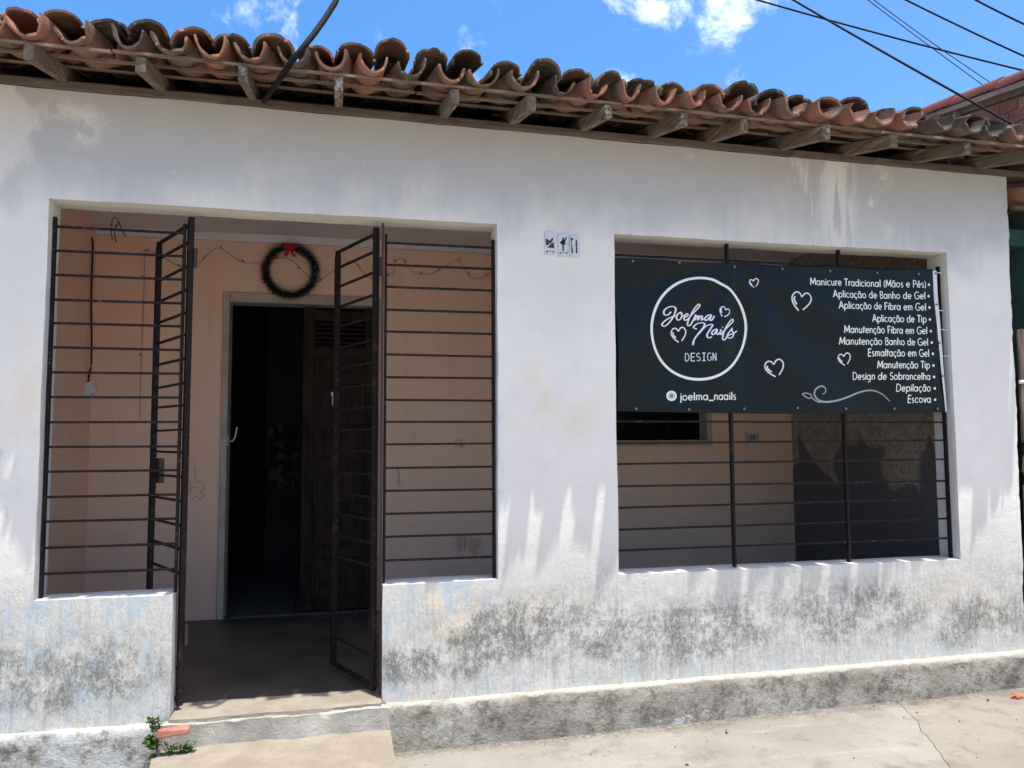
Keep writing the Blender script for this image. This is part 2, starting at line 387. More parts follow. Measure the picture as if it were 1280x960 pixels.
class B:                                       # mesh builder
    def __init__(s): s.v, s.f = [], []
    def box(s, a, b, j=0.0):
        n = len(s.v)
        for i in range(8):
            p = [b[k] if (i >> k) & 1 else a[k] for k in range(3)]
            if j: p = [q + random.uniform(-j, j) for q in p]
            s.v.append(p)
        s.f += [[n + q for q in f] for f in ((0, 1, 3, 2), (4, 6, 7, 5), (0, 4, 5, 1), (2, 3, 7, 6), (0, 2, 6, 4), (1, 5, 7, 3))]
        return s
    def tube(s, pts, r, n=8, cap=True):
        pts = [Vector(p) for p in pts]; base = len(s.v); m = len(pts)
        rr = r if isinstance(r, (list, tuple)) else [r] * m
        up = Vector((0, 0, 1))
        for i, p in enumerate(pts):
            t = (pts[min(i + 1, m - 1)] - pts[max(i - 1, 0)]).normalized()
            a = t.cross(up)
            if a.length < .05: a = t.cross(Vector((1, 0, 0)))
            a.normalize(); b = a.cross(t)
            for k in range(n):
                w = 2 * math.pi * k / n
                s.v.append(p + (a * math.cos(w) + b * math.sin(w)) * rr[i])
        for i in range(m - 1):
            for k in range(n):
                q = (k + 1) % n
                s.f.append([base + i * n + k, base + i * n + q, base + (i + 1) * n + q, base + (i + 1) * n + k])
        if cap:
            s.f.append([base + k for k in range(n)][::-1]); s.f.append([base + (m - 1) * n + k for k in range(n)])
        return s
    def prism(s, poly, fn0, fn1):
        n = len(s.v); k = len(poly)
        s.v += [fn0(p) for p in poly] + [fn1(p) for p in poly]
        s.f.append([n + i for i in range(k)][::-1]); s.f.append([n + k + i for i in range(k)])
        for i in range(k):
            j = (i + 1) % k; s.f.append([n + i, n + j, n + k + j, n + k + i])
        return s
    def me(s, name, mat, smooth=False, sharp=None): return me_from(name, s.v, s.f, [mat], smooth, sharp)
def bevel(o, w, seg=2, ang=40):
    m = o.modifiers.new('bevel', 'BEVEL'); m.width = w; m.segments = seg
    m.limit_method = 'ANGLE'; m.angle_limit = math.radians(ang); m.harden_normals = False
    return o
def empty(name, loc, **k):
    o = obj(name, None, None, loc, **k); o.empty_display_size = .2; return o

def frange(a, b, step):
    n = max(1, round((b - a) / step)); return [a + (b - a) * i / n for i in range(n + 1)]
def grid_lines(breaks, step):
    out = []
    for a, b in zip(breaks[:-1], breaks[1:]): out += frange(a, b, step)[:-1]
    return out + [breaks[-1]]
def wall_mesh(name, mat, x0, x1, z0, z1, y0, y1, holes, step, wob=0.0, top=None, seed=0.0, right=None):
    xs = grid_lines(sorted({x0, x1, *[h[0] for h in holes], *[h[1] for h in holes]}), step)
    zs = grid_lines(sorted({z0, z1, *[h[2] for h in holes], *[h[3] for h in holes]}), step)
    nx, nz = len(xs), len(zs)
    def open_(i, k):
        if not (0 <= i < nx - 1 and 0 <= k < nz - 1): return True
        cx, cz = (xs[i] + xs[i + 1]) / 2, (zs[k] + zs[k + 1]) / 2
        return any(a < cx < b and c < cz < d for a, b, c, d in holes)
    v = []
    for side in (0, 1):
        for k in range(nz):
            for i in range(nx):
                X, Z = xs[i], zs[k]; y = y1 if side else y0
                if top: Z = z0 + (Z - z0) * (top(X) - z0) / (z1 - z0) if Z > 2.25 else Z
                if right and i == nx - 1: X = right(Z)
                if wob:
                    p = Vector((X * 2.2, seed + side, Z * 2.2)); q = Vector((X * 11, seed + side * .3, Z * 11))
                    X += wob * (mn.noise(p + Vector((9, 0, 0))) + .5 * mn.noise(q))
                    Z += wob * (mn.noise(p + Vector((0, 9, 4))) + .5 * mn.noise(q + Vector((3, 3, 3))))
                    if not side: y += wob * 1.1 * (mn.noise(p) + .35 * mn.noise(q))
                v.append((X, y, Z))
    idx = lambda s, i, k: s * nx * nz + k * nx + i
    f = []
    for k in range(nz - 1):
        for i in range(nx - 1):
            if open_(i, k): continue
            f.append([idx(0, i, k), idx(0, i + 1, k), idx(0, i + 1, k + 1), idx(0, i, k + 1)])
            f.append([idx(1, i, k), idx(1, i, k + 1), idx(1, i + 1, k + 1), idx(1, i + 1, k)])
            for di, dk, a, b in ((-1, 0, (i, k), (i, k + 1)), (1, 0, (i + 1, k + 1), (i + 1, k)), (0, -1, (i + 1, k), (i, k)), (0, 1, (i, k + 1), (i + 1, k + 1))):
                if open_(i + di, k + dk):
                    f.append([idx(0, *a), idx(0, *b), idx(1, *b), idx(1, *a)])
    used = sorted({q for p in f for q in p}); re = {q: n for n, q in enumerate(used)}
    return me_from(name, [v[q] for q in used], [[re[q] for q in p] for p in f], [mat], True, 35)

# ================================================================ SETTING: ground, road, pavement
b = B(); b.v = [(-600, -600, -.36), (600, -600, -.36), (600, 600, -.36), (-600, 600, -.36)]; b.f = [[0, 1, 2, 3]]
obj('ground', b.me('ground', MAT['road']), kind='structure')
b = B(); b.v = [(-60, -9, -.352), (60, -9, -.352), (60, -1.96, -.352), (-60, -1.96, -.352)]; b.f = [[0, 1, 2, 3]]
obj('road', b.me('road', MAT['road']), kind='structure')
def walk_z(x): return -.226 + .0115 * max(-3, min(6, x))
walk = obj('pavement', B().box((-14, -1.8, -.5), (16, -.2, -.30)).me('pavement_bed', MAT['walk2']), kind='structure')
crack = [(2.83, -.02), (2.81, -.10), (2.765, -.20), (2.72, -.32), (2.65, -.42), (2.60, -.55), (2.53, -.68), (2.45, -.85), (2.25, -1.1), (2.2, -1.45), (2.1, -1.8)]
_c = []
for (xa, ya), (xb, yb) in zip(crack[:-1], crack[1:]):
    for q in range(5):
        t = q / 5; _c.append((xa + (xb - xa) * t + .014 * mn.noise(Vector((ya * 9 + t * 3, 2, 5))), ya + (yb - ya) * t))
crack = _c + [crack[-1]]
def slab(name, left, right, mat, nx):
    ys = [p[1] for p in crack]; v = []; f = []
    L = left if callable(left) else (lambda y: left); R_ = right if callable(right) else (lambda y: right)
    cols = nx
    ydense = [-.02 - 1.78 * (i / 40) ** 1.6 for i in range(41)]
    for lay in (0, 1):
        for y in ydense:
            for i in range(cols + 1):
                a, c = L(y), R_(y); x = a + (c - a) * i / cols
                h = walk_z(x) + .008 * mn.noise(Vector((x * 1.5, y * 1.5, 0))) + .003 * mn.noise(Vector((x * 9, y * 9, 3)))
                v.append((x, y, h if lay == 0 else -.31))
    n = cols + 1; off = n * 41
    for j in range(40):
        for i in range(cols):
            f.append([j * n + i, j * n + i + 1, (j + 1) * n + i + 1, (j + 1) * n + i])
        for i in (0, cols):
            f.append([j * n + i, (j + 1) * n + i, off + (j + 1) * n + i, off + j * n + i])
    for i in range(cols):
        for j in (0, 40): f.append([j * n + i, j * n + i + 1, off + j * n + i + 1, off + j * n + i])
    return obj(name, me_from(name, v, f, [mat], True, 40), walk)
def ck(y, d):
    for (xa, ya), (xb, yb) in zip(crack[:-1], crack[1:]):
        if yb <= y <= ya: return xa + (xb - xa) * (y - ya) / (yb - ya) + d
    return crack[-1][0] + d
slab('slab', -3.6, lambda y: ck(y, -.0015), MAT['walk'], 90)
slab('slab', lambda y: ck(y, .002), 4.6, MAT['walk2'], 30)
slab('slab', -13, -3.61, MAT['walk2'], 20); slab('slab', 4.61, 15, MAT['walk2'], 20)
bevel(obj('kerb', B().box((-14, -1.95, -.5), (16, -1.806, -.20)).me('kerb', MAT['riser']), kind='structure'), .015)

# ================================================================ THE HOUSE
house = empty('house', (0, 0, 0), label='single-storey whitewashed house with clay tile eave and iron grilles, number tiles on front', cat='house')
OPEN_A = (-1.235, .735, .51, 2.213); GATE = (-.695, .197, -.06, .51); OPEN_B = (1.333, 3.297, .507, 2.197)
XL, XR = -2.7, 3.715
wall_top = lambda x: 2.702 - .0085 * (x + 1.44)
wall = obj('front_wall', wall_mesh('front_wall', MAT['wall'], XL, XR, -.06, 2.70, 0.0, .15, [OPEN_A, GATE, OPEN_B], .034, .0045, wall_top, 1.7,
           right=lambda z: 3.69 + .012 * z + .010 * mn.noise(Vector((0, 3, z * 5))) + .006 * mn.noise(Vector((0, 1, z * 23)))), house)
bevel(wall, .008, 2, 60)
# plinth with a rounded ledge, broken at the entrance
def plinth(x0, x1, zt0, zt1, proud):
    xs = frange(x0, x1, .03); prof = []
    v, f = [], []
    for x in xs:
        t = (x - x0) / (x1 - x0); zt = zt0 + (zt1 - zt0) * t + .004 * mn.noise(Vector((x * 3, 0, 0))) + .003 * mn.noise(Vector((x * 14, 0, 0)))
        yf = -proud + .004 * mn.noise(Vector((x * 3, 7, 0)))
        for k, (dy, z) in enumerate(((.14, zt), (.05, zt), (.012, zt - .003), (.002, zt - .014), (0, zt - .05), (0, zt - .12), (-.002, zt - .19), (-.004, -.40))):
            v.append((x, yf + dy + (.004 * mn.noise(Vector((x * 8, k * 2.0, z * 8))) if k > 2 else 0), z))
    n = 8
    for i in range(len(xs) - 1):
        for k in range(n - 1): f.append([i * n + k, (i + 1) * n + k, (i + 1) * n + k + 1, i * n + k + 1])
    f.append([k for k in range(n)]); f.append([(len(xs) - 1) * n + k for k in range(n)])
    return me_from('plinth', v, f, [MAT['plinth']], True, 50)
obj('plinth', plinth(XL, -.735, -.014, -.018, .038), house)
obj('plinth', plinth(.215, 3.76, -.015, .004, .042), house)
# doorway sill and step
def lump(name, x0, x1, y0, y1, z0, z1, mat, amp=.006, step=.03, parent=house, sl=0.0):
    b = B(); xs, ys = frange(x0, x1, step), frange(y0, y1, step)
    nx, ny = len(xs), len(ys); lev = 7
    def worn(x, y, t):                      # outward wear of the sides and crumbled arris
        w = amp * 1.5 * mn.noise(Vector((x * 7, y * 7, t * 1.3))) + amp * .9 * mn.noise(Vector((x * 23, y * 23, t * 4)))
        return w - (amp * 1.2 * max(0, mn.noise(Vector((x * 9, y * 9, 5))) + .2) if t < .15 else 0)
    for y in ys:
        for x in xs:
            edge_ = (x in (x0, x1)) or y == y0
            h = z1 + sl * (y - y1) + amp * mn.noise(Vector((x * 5, y * 5, z1 * 9))) + amp * .6 * mn.noise(Vector((x * 19, y * 19, 2)))
            if edge_: h -= amp * (.9 + .9 * mn.noise(Vector((x * 13, y * 13, 8))))
            w = worn(x, y, 0)
            b.v.append((x + (w if x == x1 else -w if x == x0 else 0), y - (w if y == y0 else 0), h))
    for j in range(ny - 1):
        for i in range(nx - 1): b.f.append([j * nx + i, j * nx + i + 1, (j + 1) * nx + i + 1, (j + 1) * nx + i])
    loop = [(0, j) for j in range(ny - 1, 0, -1)] + [(i, 0) for i in range(nx)] + [(nx - 1, j) for j in range(1, ny)]
    prev = [j * nx + i for i, j in loop]
    for l in range(1, lev + 1):
        t = l / lev; cur = []
        for i, j in loop:
            x, y = xs[i], ys[j]; w = worn(x, y, t); top = b.v[j * nx + i][2]
            cur.append(len(b.v)); b.v.append((x + (w if i == nx - 1 else -w if i == 0 else 0), y - (w if j == 0 else 0), top + (z0 - top) * t ** 1.3))
        for k in range(len(loop) - 1): b.f.append([prev[k], prev[k + 1], cur[k + 1], cur[k]])
        prev = cur
    return obj(name, b.me(name, mat, True, 45), parent)
lump('door_sill', -.69, .194, -.045, .16, -.1, .003, MAT['step'], .004)
lump('sill_riser', -.725, .235, -.058, -.02, -.34, -.012, MAT['riser'], .008, .02)
lump('step_block', -.735, .232, -.62, -.052, -.34, -.112, MAT['step'], .010, .022, sl=.04)

# porch and the rooms behind
PY = 1.84; PXL, PXR = -1.575, 3.47; CZ = 2.575
DOOR = (-.765, .255, .0, 2.135); WIN2 = (1.5, 2.755, 1.155, 2.16)
pw = obj('porch_back_wall', wall_mesh('porch_back_wall', MAT['porch'], PXL - .1, PXR + .1, 0, 3.0, PY, PY + .14, [DOOR, WIN2], .12, .003, None, 3.3), house)
obj('porch_side_wall', B().box((PXL - .12, .152, -.05), (PXL, PY - .002, 3.0)).me('porch_side_wall', MAT['porch']), house)
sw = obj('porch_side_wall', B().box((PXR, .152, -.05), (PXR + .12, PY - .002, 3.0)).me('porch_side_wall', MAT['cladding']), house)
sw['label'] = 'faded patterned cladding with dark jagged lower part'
obj('porch_ceiling', B().box((PXL + .001, .152, CZ), (PXR - .001, PY - .002, CZ + .03)).me('porch_ceiling', MAT['ceiling']), house)
obj('ceiling_cove', B().box((PXL + .002, PY - .035, CZ - .055), (PXR - .002, PY - .004, CZ - .002)).me('ceiling_cove', MAT['cove']), house)
obj('porch_floor', B().box((PXL - .1, .161, -.12), (PXR + .1, PY + .001, -.002)).me('porch_floor', MAT['floor']), house)
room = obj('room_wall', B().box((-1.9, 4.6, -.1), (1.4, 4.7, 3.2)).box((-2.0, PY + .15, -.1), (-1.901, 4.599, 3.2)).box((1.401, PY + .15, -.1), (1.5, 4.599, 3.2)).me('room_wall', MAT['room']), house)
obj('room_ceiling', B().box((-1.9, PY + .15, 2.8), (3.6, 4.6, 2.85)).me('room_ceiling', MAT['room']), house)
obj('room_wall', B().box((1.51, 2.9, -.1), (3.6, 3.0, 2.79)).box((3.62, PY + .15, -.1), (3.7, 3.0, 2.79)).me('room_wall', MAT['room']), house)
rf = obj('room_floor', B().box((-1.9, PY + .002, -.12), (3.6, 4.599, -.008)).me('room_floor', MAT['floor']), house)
tme = B().box((.004, .004, 0), (.396, .396, .012)).me('floor_tile', MAT['roomtile'])
for i in range(5):
    for j in range(6): obj('floor_tile', tme, rf, (-1.1 + .4 * i, PY + .02 + .4 * j, -.0075))

# inner door: frame, fixed right leaf with louvres and panels, left leaf swung in
x0, x1, zb, zt = DOOR
fr = B().box((x0 - .012, PY - .022, 0), (x0 + .03, PY + .145, zt + .035)).box((x1 - .03, PY - .022, 0), (x1 + .012, PY + .145, zt + .035)).box((x0 + .031, PY - .021, zt - .03), (x1 - .031, PY + .144, zt + .036))
bevel(obj('door_frame', fr.me('door_frame', MAT['frame']), house), .006)
def leaf(parent, w, name='door_leaf'):
    bb = B()
    z0, z1 = .015, zt - .04
    bb.box((0, 0, z0), (.075, .038, z1)).box((w - .075, 0, z0), (w, .038, z1))
    rails = [z0, .36, .66, .96, 1.28, 1.56, 1.74, z1 - .09]
    for q in rails: bb.box((.0755, .001, q), (w - .0755, .037, q + .07))
    lf = bevel(obj(name, bb.me(name, MAT['doorwood']), parent), .004)
    for a, c in zip(rails[:-1], rails[1:]):
        if a == 1.74:
            for s in range(6):
                zz = a + .08 + s * .032
                if zz < c - .02: obj('louvre_slat', B().box((.077, .006, -.004), (w - .077, .03, .004)).me('louvre_slat', MAT['doorwood']), lf, (0, 0, zz), (math.radians(0), 0, 0))
        else:
            pn = obj('panel', B().box((.078, .012, a + .072), (w - .078, .026, c - .002)).me('panel', MAT['doorwood']), lf)
            obj('panel', B().box((.105, .004, a + .095), (w - .105, .034, c - .025)).me('panel', MAT['doorwood']), lf)
    return lf
lf = leaf(house, .5); lf.location = (-.255, PY + .05, 0)
p = at(419, 497, PY + .045)
st = B(); q = [(-.02, -.05), (.005, -.07), (.004, -.02), (.025, .0), (.03, .05), (.01, .07), (-.012, .045), (-.03, .03), (-.02, 0)]
st.prism(q, lambda t: (p.x + t[0], p.y, p.z + t[1]), lambda t: (p.x + t[0], p.y + .003, p.z + t[1]))
obj('torn_sticker', st.me('torn_sticker', MAT['white']), house)
lf2 = leaf(house, .5); lf2.location = (x0 + .035, PY + .13, 0); lf2.rotation_euler = (0, 0, math.radians(97))
p = at(284, 548, PY + .02)
hk = B().tube([p + Vector(t) for t in ((0, .02, -.02), (.012, -.02, -.022), (.04, -.035, -.018), (.055, -.035, .01), (.06, -.03, .05), (.066, -.03, .075))], .0045, 8)
hk.box((p.x - .012, p.y - .004, p.z - .05), (p.x + .008, p.y + .02, p.z + .02))
obj('door_handle', hk.me('door_handle', MAT['white'], True, 40), house)
# inner window frame behind the banner
a0, a1, c0, c1 = WIN2
wf = obj('window_frame', B().box((a0, PY - .012, c0 - .04), (a1 + .03, PY + .1, c0 + .001)).box((a1 - .012, PY - .011, c0 + .002), (a1 + .029, PY + .1, c1)).me('window_frame', MAT['frame']), house)
for q in (.35, .75): obj('window_bar', B().tube([(a0 + q * (a1 - a0), PY + .05, c0), (a0 + q * (a1 - a0), PY + .05, c1)], .007, 6).me('window_bar', MAT['iron']), house)

# ---- iron grilles
def bar_me(L, w=.013, h=.0095):
    return B().box((0, -h / 2, -w / 2 + .0015), (L, h / 2, w / 2 - .0015)).me('bar', MAT['iron'])
GY = .062
bar_z = [2.108 - .1068 * i for i in range(15)]
def grille(x0, x1, extra=(), zs=bar_z, zlo=.51, zhi=2.21, ends=(True, True), lift=0.0):
    bb = B()
    if ends[0]: bb.box((x0, GY - .011, zlo), (x0 + .012, GY + .011, zhi - .06))
    if ends[1]: bb.box((x1 - .012, GY - .011, zlo), (x1, GY + .011, zhi - .06))
    for e, w in extra: bb.box((e - w / 2, GY - .0125, zlo), (e + w / 2, GY + .0125, zhi + .003))
    g = bevel(obj('grille', bb.me('grille', MAT['iron']), house), .0015, 1)
    me = bar_me(x1 - x0 - .002)
    for z in zs:
        obj('bar', me, g, (x0 + .001, GY + random.uniform(-.001, .001), z + random.uniform(-.003, .003)), (0, random.uniform(-.0035, .0035), 0))
    return g
grille(-1.232, -.690, ends=(True, True)); grille(.199, .731, ends=(True, True))
grille(1.337, 3.294, extra=((1.985, .014), (2.652, .014)), zs=[2.108 - .1068 * i for i in range(15)], zhi=2.19)
# reddish strip where the gate closes
bevel(obj('gate_post', B().box((.1845, .040, .012), (.1945, .060, 2.20)).me('gate_post', MAT['iron_rust']), house), .002, 1)
def gate(x, y, ang, L, label):
    bb = B().box((.004, -.012, .02), (.031, .012, 2.185)).box((L - .031, -.012, .03), (L, .012, 2.135))
    bb.box((.0315, -.008, .03), (L - .0315, .008, .052)); bb.box((.0315, -.007, 2.150), (L - .0315, .007, 2.164)); bb.box((L - .030, -.0115, 2.1355), (L - .006, .0115, 2.164))
    g = bevel(obj('gate', bb.me('gate', MAT['iron']), house, (x, y, 0), (0, 0, ang)), .002, 1); g['label'] = label
    me = bar_me(L - .063, .013, .011)
    for z in [2.075 - .1068 * i for i in range(15)] + [.17]:
        obj('bar', me, g, (.0315, random.uniform(-.002, .002), z + random.uniform(-.003, .003)), (0, random.uniform(-.006, .006), 0))
    for z in (.28, 1.95): obj('hinge', B().tube([(-.004, -.016, z), (-.004, -.016, z + .09)], .008, 8).me('hinge', MAT['iron_rust'], True, 40), g)
    return g
gl = gate(-.664, .062, math.radians(118.5), .50, 'left gate leaf with lock box')
gate(.166, .066, math.radians(113.5), .485, 'right gate leaf')
lk = bevel(obj('lock', B().box((.43, -.038, .965), (.515, -.0145, 1.085)).me('lock', MAT['iron_rust']), gl), .003)
obj('latch_bolt', B().tube([(.515, -.026, 1.02), (.552, -.026, 1.02)], .012, 10).me('latch_bolt', m_plain('worn_steel', (.35, .34, .33), .35, .5, .9, .2), True, 40), gl)

# ---- house number tiles
numw = m_plain('number_tile_glaze', (.66, .66, .65), .4, .4, 0, .35, 60); numk = m_plain('number_ink', (.04, .045, .06), .5, .3, 0, .5, 90)
for i, (px, py, dg) in enumerate(((687, 304, '2'), (703.5, 305.5, 'F'), (717.5, 307, '11'))):
    p = at(px, py, 0)
    tb = bevel(obj('number_tile', B().box((-.0265 + .003 * (i == 2), -.009, -.058 - .004 * (i == 1)), (.0265, .012, .056 - .003 * i)).me('number_tile', numw), house, (p.x, 0, p.z)), .003)
    sh = {'2': [[(-.022, .012), (-.020, .022), (-.002, .010), (.012, .026), (.018, .020), (.006, .0), (-.016, -.014), (-.022, -.012)], [(-.014, -.024), (.004, -.006), (.018, .004), (.021, -.026)]],
          'F': [[(-.006, .026), (.0, .034), (.006, .022), (.014, .036), (.019, .032), (.01, .012), (.012, .0), (.003, -.006), (.002, -.036), (-.005, -.036), (-.006, .0), (-.016, .010), (-.018, .004), (-.006, -.004)]],
          '11': [[(-.020, .036), (-.008, .036), (-.006, .030), (-.016, .018), (-.007, -.040), (-.016, -.040), (-.018, .018)], [(.006, .028), (.013, .026), (.014, -.040), (.006, -.040)]]}[dg]
    for s in sh:
        bb = B().prism(s, lambda t: (t[0], -.0102, t[1]), lambda t: (t[0], -.0088, t[1]))
        obj('digit', bb.me('digit', numk), tb)
    for k in range(3 if i < 2 else 0):
        bb = B().box((-.02 + k * .016, -.010, -.048 + .003 * (k % 2)), (-.011 + k * .016, -.0088, -.041)); obj('digit', bb.me('digit', numk), tb)
p = at(940, 547, PY)
nt = obj('number_tile', B().box((-.055, -.008, -.03), (.055, 0, .03)).me('number_tile', m_plain('dull_plate', (.45, .42, .42), .5)), house, (p.x, PY - .001, p.z))
for k, x in enumerate((-.012, .008)): obj('digit', B().box((x, -.0095, -.016), (x + .010, -.0078, .016)).me('digit', numk), nt)

# ---------------------------------------------------------------- roof
roof = obj('roof', B().box((-2.7, 2.55, 3.08), (3.85, 2.62, 3.17)).box((-2.7, .9, 2.80), (3.85, .96, 2.86)).me('roof_purlins', MAT['plate']), house)
plate_z = lambda x: wall_top(x)
v = []; 
bb = B()
xs = frange(-2.7, 3.90, .3)
for x in xs:
    zz = plate_z(x) + .002; j = .004 * mn.noise(Vector((x * 4, 0, 0)))
    bb.v += [(x, -.022 + j, zz + j), (x, .1, zz), (x, .1, zz + .030), (x, -.022 + j, zz + .030)]
for i in range(len(xs) - 1):
    for k in range(4): bb.f.append([i * 4 + k, (i + 1) * 4 + k, (i + 1) * 4 + (k + 1) % 4, i * 4 + (k + 1) % 4])
bb.f += [[0, 1, 2, 3], [(len(xs) - 1) * 4 + k for k in range(4)]]
obj('wall_plate', bb.me('wall_plate', MAT['plate']), roof)
SL = .235
def rz(x, y): return plate_z(x) + .030 + SL * y          # underside of rafters
rx = [-2.42, -2.0, -1.6, -1.193, -.786, -.41, -.024, .467, .811, 1.17, 1.54, 1.861, 2.27, 2.667, 3.096, 3.518, 3.86]
for x in rx:
    w = random.uniform(.017, .022); h = random.uniform(.064, .070); e = -.385 + random.uniform(-.02, .02)
    tw = random.uniform(-.01, .01); b = B()
    for (y, dz) in ((e, 0), (1.0, 0), (2.55, 0)):
        z = rz(x, y)
        b.v += [(x - w + tw * (y < 0), y, z), (x + w + tw * (y < 0), y, z), (x + w + tw * (y < 0), y, z + h), (x - w + tw * (y < 0), y, z + h)]
    for s in (0, 4):
        for k in range(4): b.f.append([s + k, s + (k + 1) % 4, s + 4 + (k + 1) % 4, s + 4 + k])
    b.f += [[0, 1, 2, 3], [8, 9, 10, 11]]
    bevel(obj('rafter', b.me('rafter', MAT['rafter']), roof), .004, 1)
for y, splits in ((-.372, (-2.7, -.9, 1.25, 2.6, 3.9)), (-.195, (-2.7, .32, 1.9, 3.9)), (-.005, (-2.7, .5, 2.2, 3.9)), (.33, (-2.7, 1, 3.9)), (.68, (-2.7, 1.4, 3.9)), (1.05, (-2.7, .4, 3.9)), (1.4, (-2.7, 1.4, 3.9)), (1.75, (-2.7, 1.4, 3.9)), (2.1, (-2.7, 1.4, 3.9))):
    for a, c in zip(splits[:-1], splits[1:]):
        b = B(); n = 8; dy = random.uniform(-.012, .012); dz = random.uniform(-.002, .004)
        for i in range(n + 1):
            x = a + .003 + (c - a - .006) * i / n; yy = y + dy + .006 * mn.noise(Vector((x * 1.3, y * 9, 0))); z = rz(x, yy) + .068 + dz + .004 * mn.noise(Vector((x * 1.7, y * 5, 2)))
            hw = .014 + .003 * mn.noise(Vector((x * 2, y * 5, 9)))
            b.v += [(x, yy - hw, z - .004), (x, yy + hw, z + .004), (x, yy + hw, z + .015), (x, yy - hw, z + .007)]
        for i in range(n):
            for k in range(4): b.f.append([i * 4 + k, i * 4 + (k + 1) % 4, i * 4 + 4 + (k + 1) % 4, i * 4 + 4 + k])
        b.f += [[0, 1, 2, 3], [n * 4 + k for k in range(4)]]
        obj('batten', b.me('batten', MAT['batten']), roof)

# clay half-round tiles; a channel opens upward, a cover downward
TL = .46
def tile_me(cover, seed, n=12, m=4):
    rr = random.Random(seed); v = []; f = []
    th = .0100 * rr.uniform(.9, 1.15)
    w0, w1 = (.081, .070) if cover else (.067, .084)           # half width at eave end / upper end
    h0, h1 = (.074, .062) if cover else (.086, .080)
    chips = [rr.uniform(-.004, .004) + (rr.uniform(.008, .035) if rr.random() < .14 else 0) for _ in range(n + 1)]
    sk = rr.uniform(-.02, .02)
    for lay in (0, 1):
        for j in range(m + 1):
            t = j / m; w = w0 + (w1 - w0) * t; h = h0 + (h1 - h0) * t
            if lay: w -= th; h -= th
            for i in range(n + 1):
                a = math.pi * (0.03 + .94 * i / n)
                if i in (0, n) and j == 0: pass
                x = -math.cos(a) * w; z = math.sin(a) ** .86 * h
                y = TL * t + (chips[i] + sk * math.cos(a) if j == 0 else 0)
                wob = .0022 * mn.noise(Vector((x * 20, y * 9, seed * 3.1)))
                zz = z + wob
                if cover: v.append((x, y, zz))
                else: v.append((x, y, -zz + h0))
    q = (n + 1) * (m + 1)
    for j in range(m):
        for i in range(n):
            a = j * (n + 1) + i
            f.append([a, a + 1, a + n + 2, a + n + 1]); f.append([q + a, q + a + n + 1, q + a + n + 2, q + a + 1])
        for i in (0, n):
            a = j * (n + 1) + i; f.append([a, a + n + 1, q + a + n + 1, q + a])
    for i in range(n):
        for j in (0, m):
            a = j * (n + 1) + i; f.append([a, a + 1, q + a + 1, q + a])
    return me_from('cover_tile' if cover else 'channel_tile', v, f, [MAT['tile']], True, 50)
CH = [tile_me(False, s) for s in range(6)]; CV = [tile_me(True, 20 + s) for s in range(6)]
PITCH_X = .1615
ncol = int((3.86 + 2.66) / PITCH_X)
tr = random.Random(5)
def tone_at(X, cover):
    if X < .15: t = tr.uniform(.05, .42) + (.12 if cover else 0)
    elif X < .95: t = tr.uniform(.3, .65)
    elif X < 2.75: t = tr.uniform(.3, .85) if cover else tr.uniform(.0, .42)
    else: t = tr.uniform(.3, .7)
    t += .08
    if tr.random() < .16: t += .3
    return min(t, 1)
slope = math.atan(SL)
upper = {True: [[], []], False: [[], []]}
def put(me, M, tone, stuff):
    if not stuff:
        o = obj('tile', me, roof); o.matrix_local = M; o['tone'] = tone
    else:
        V, F = upper[True]; n = len(V)
        V += [M @ vv.co for vv in me.vertices]; F += [[n + i for i in p.vertices] for p in me.polygons]
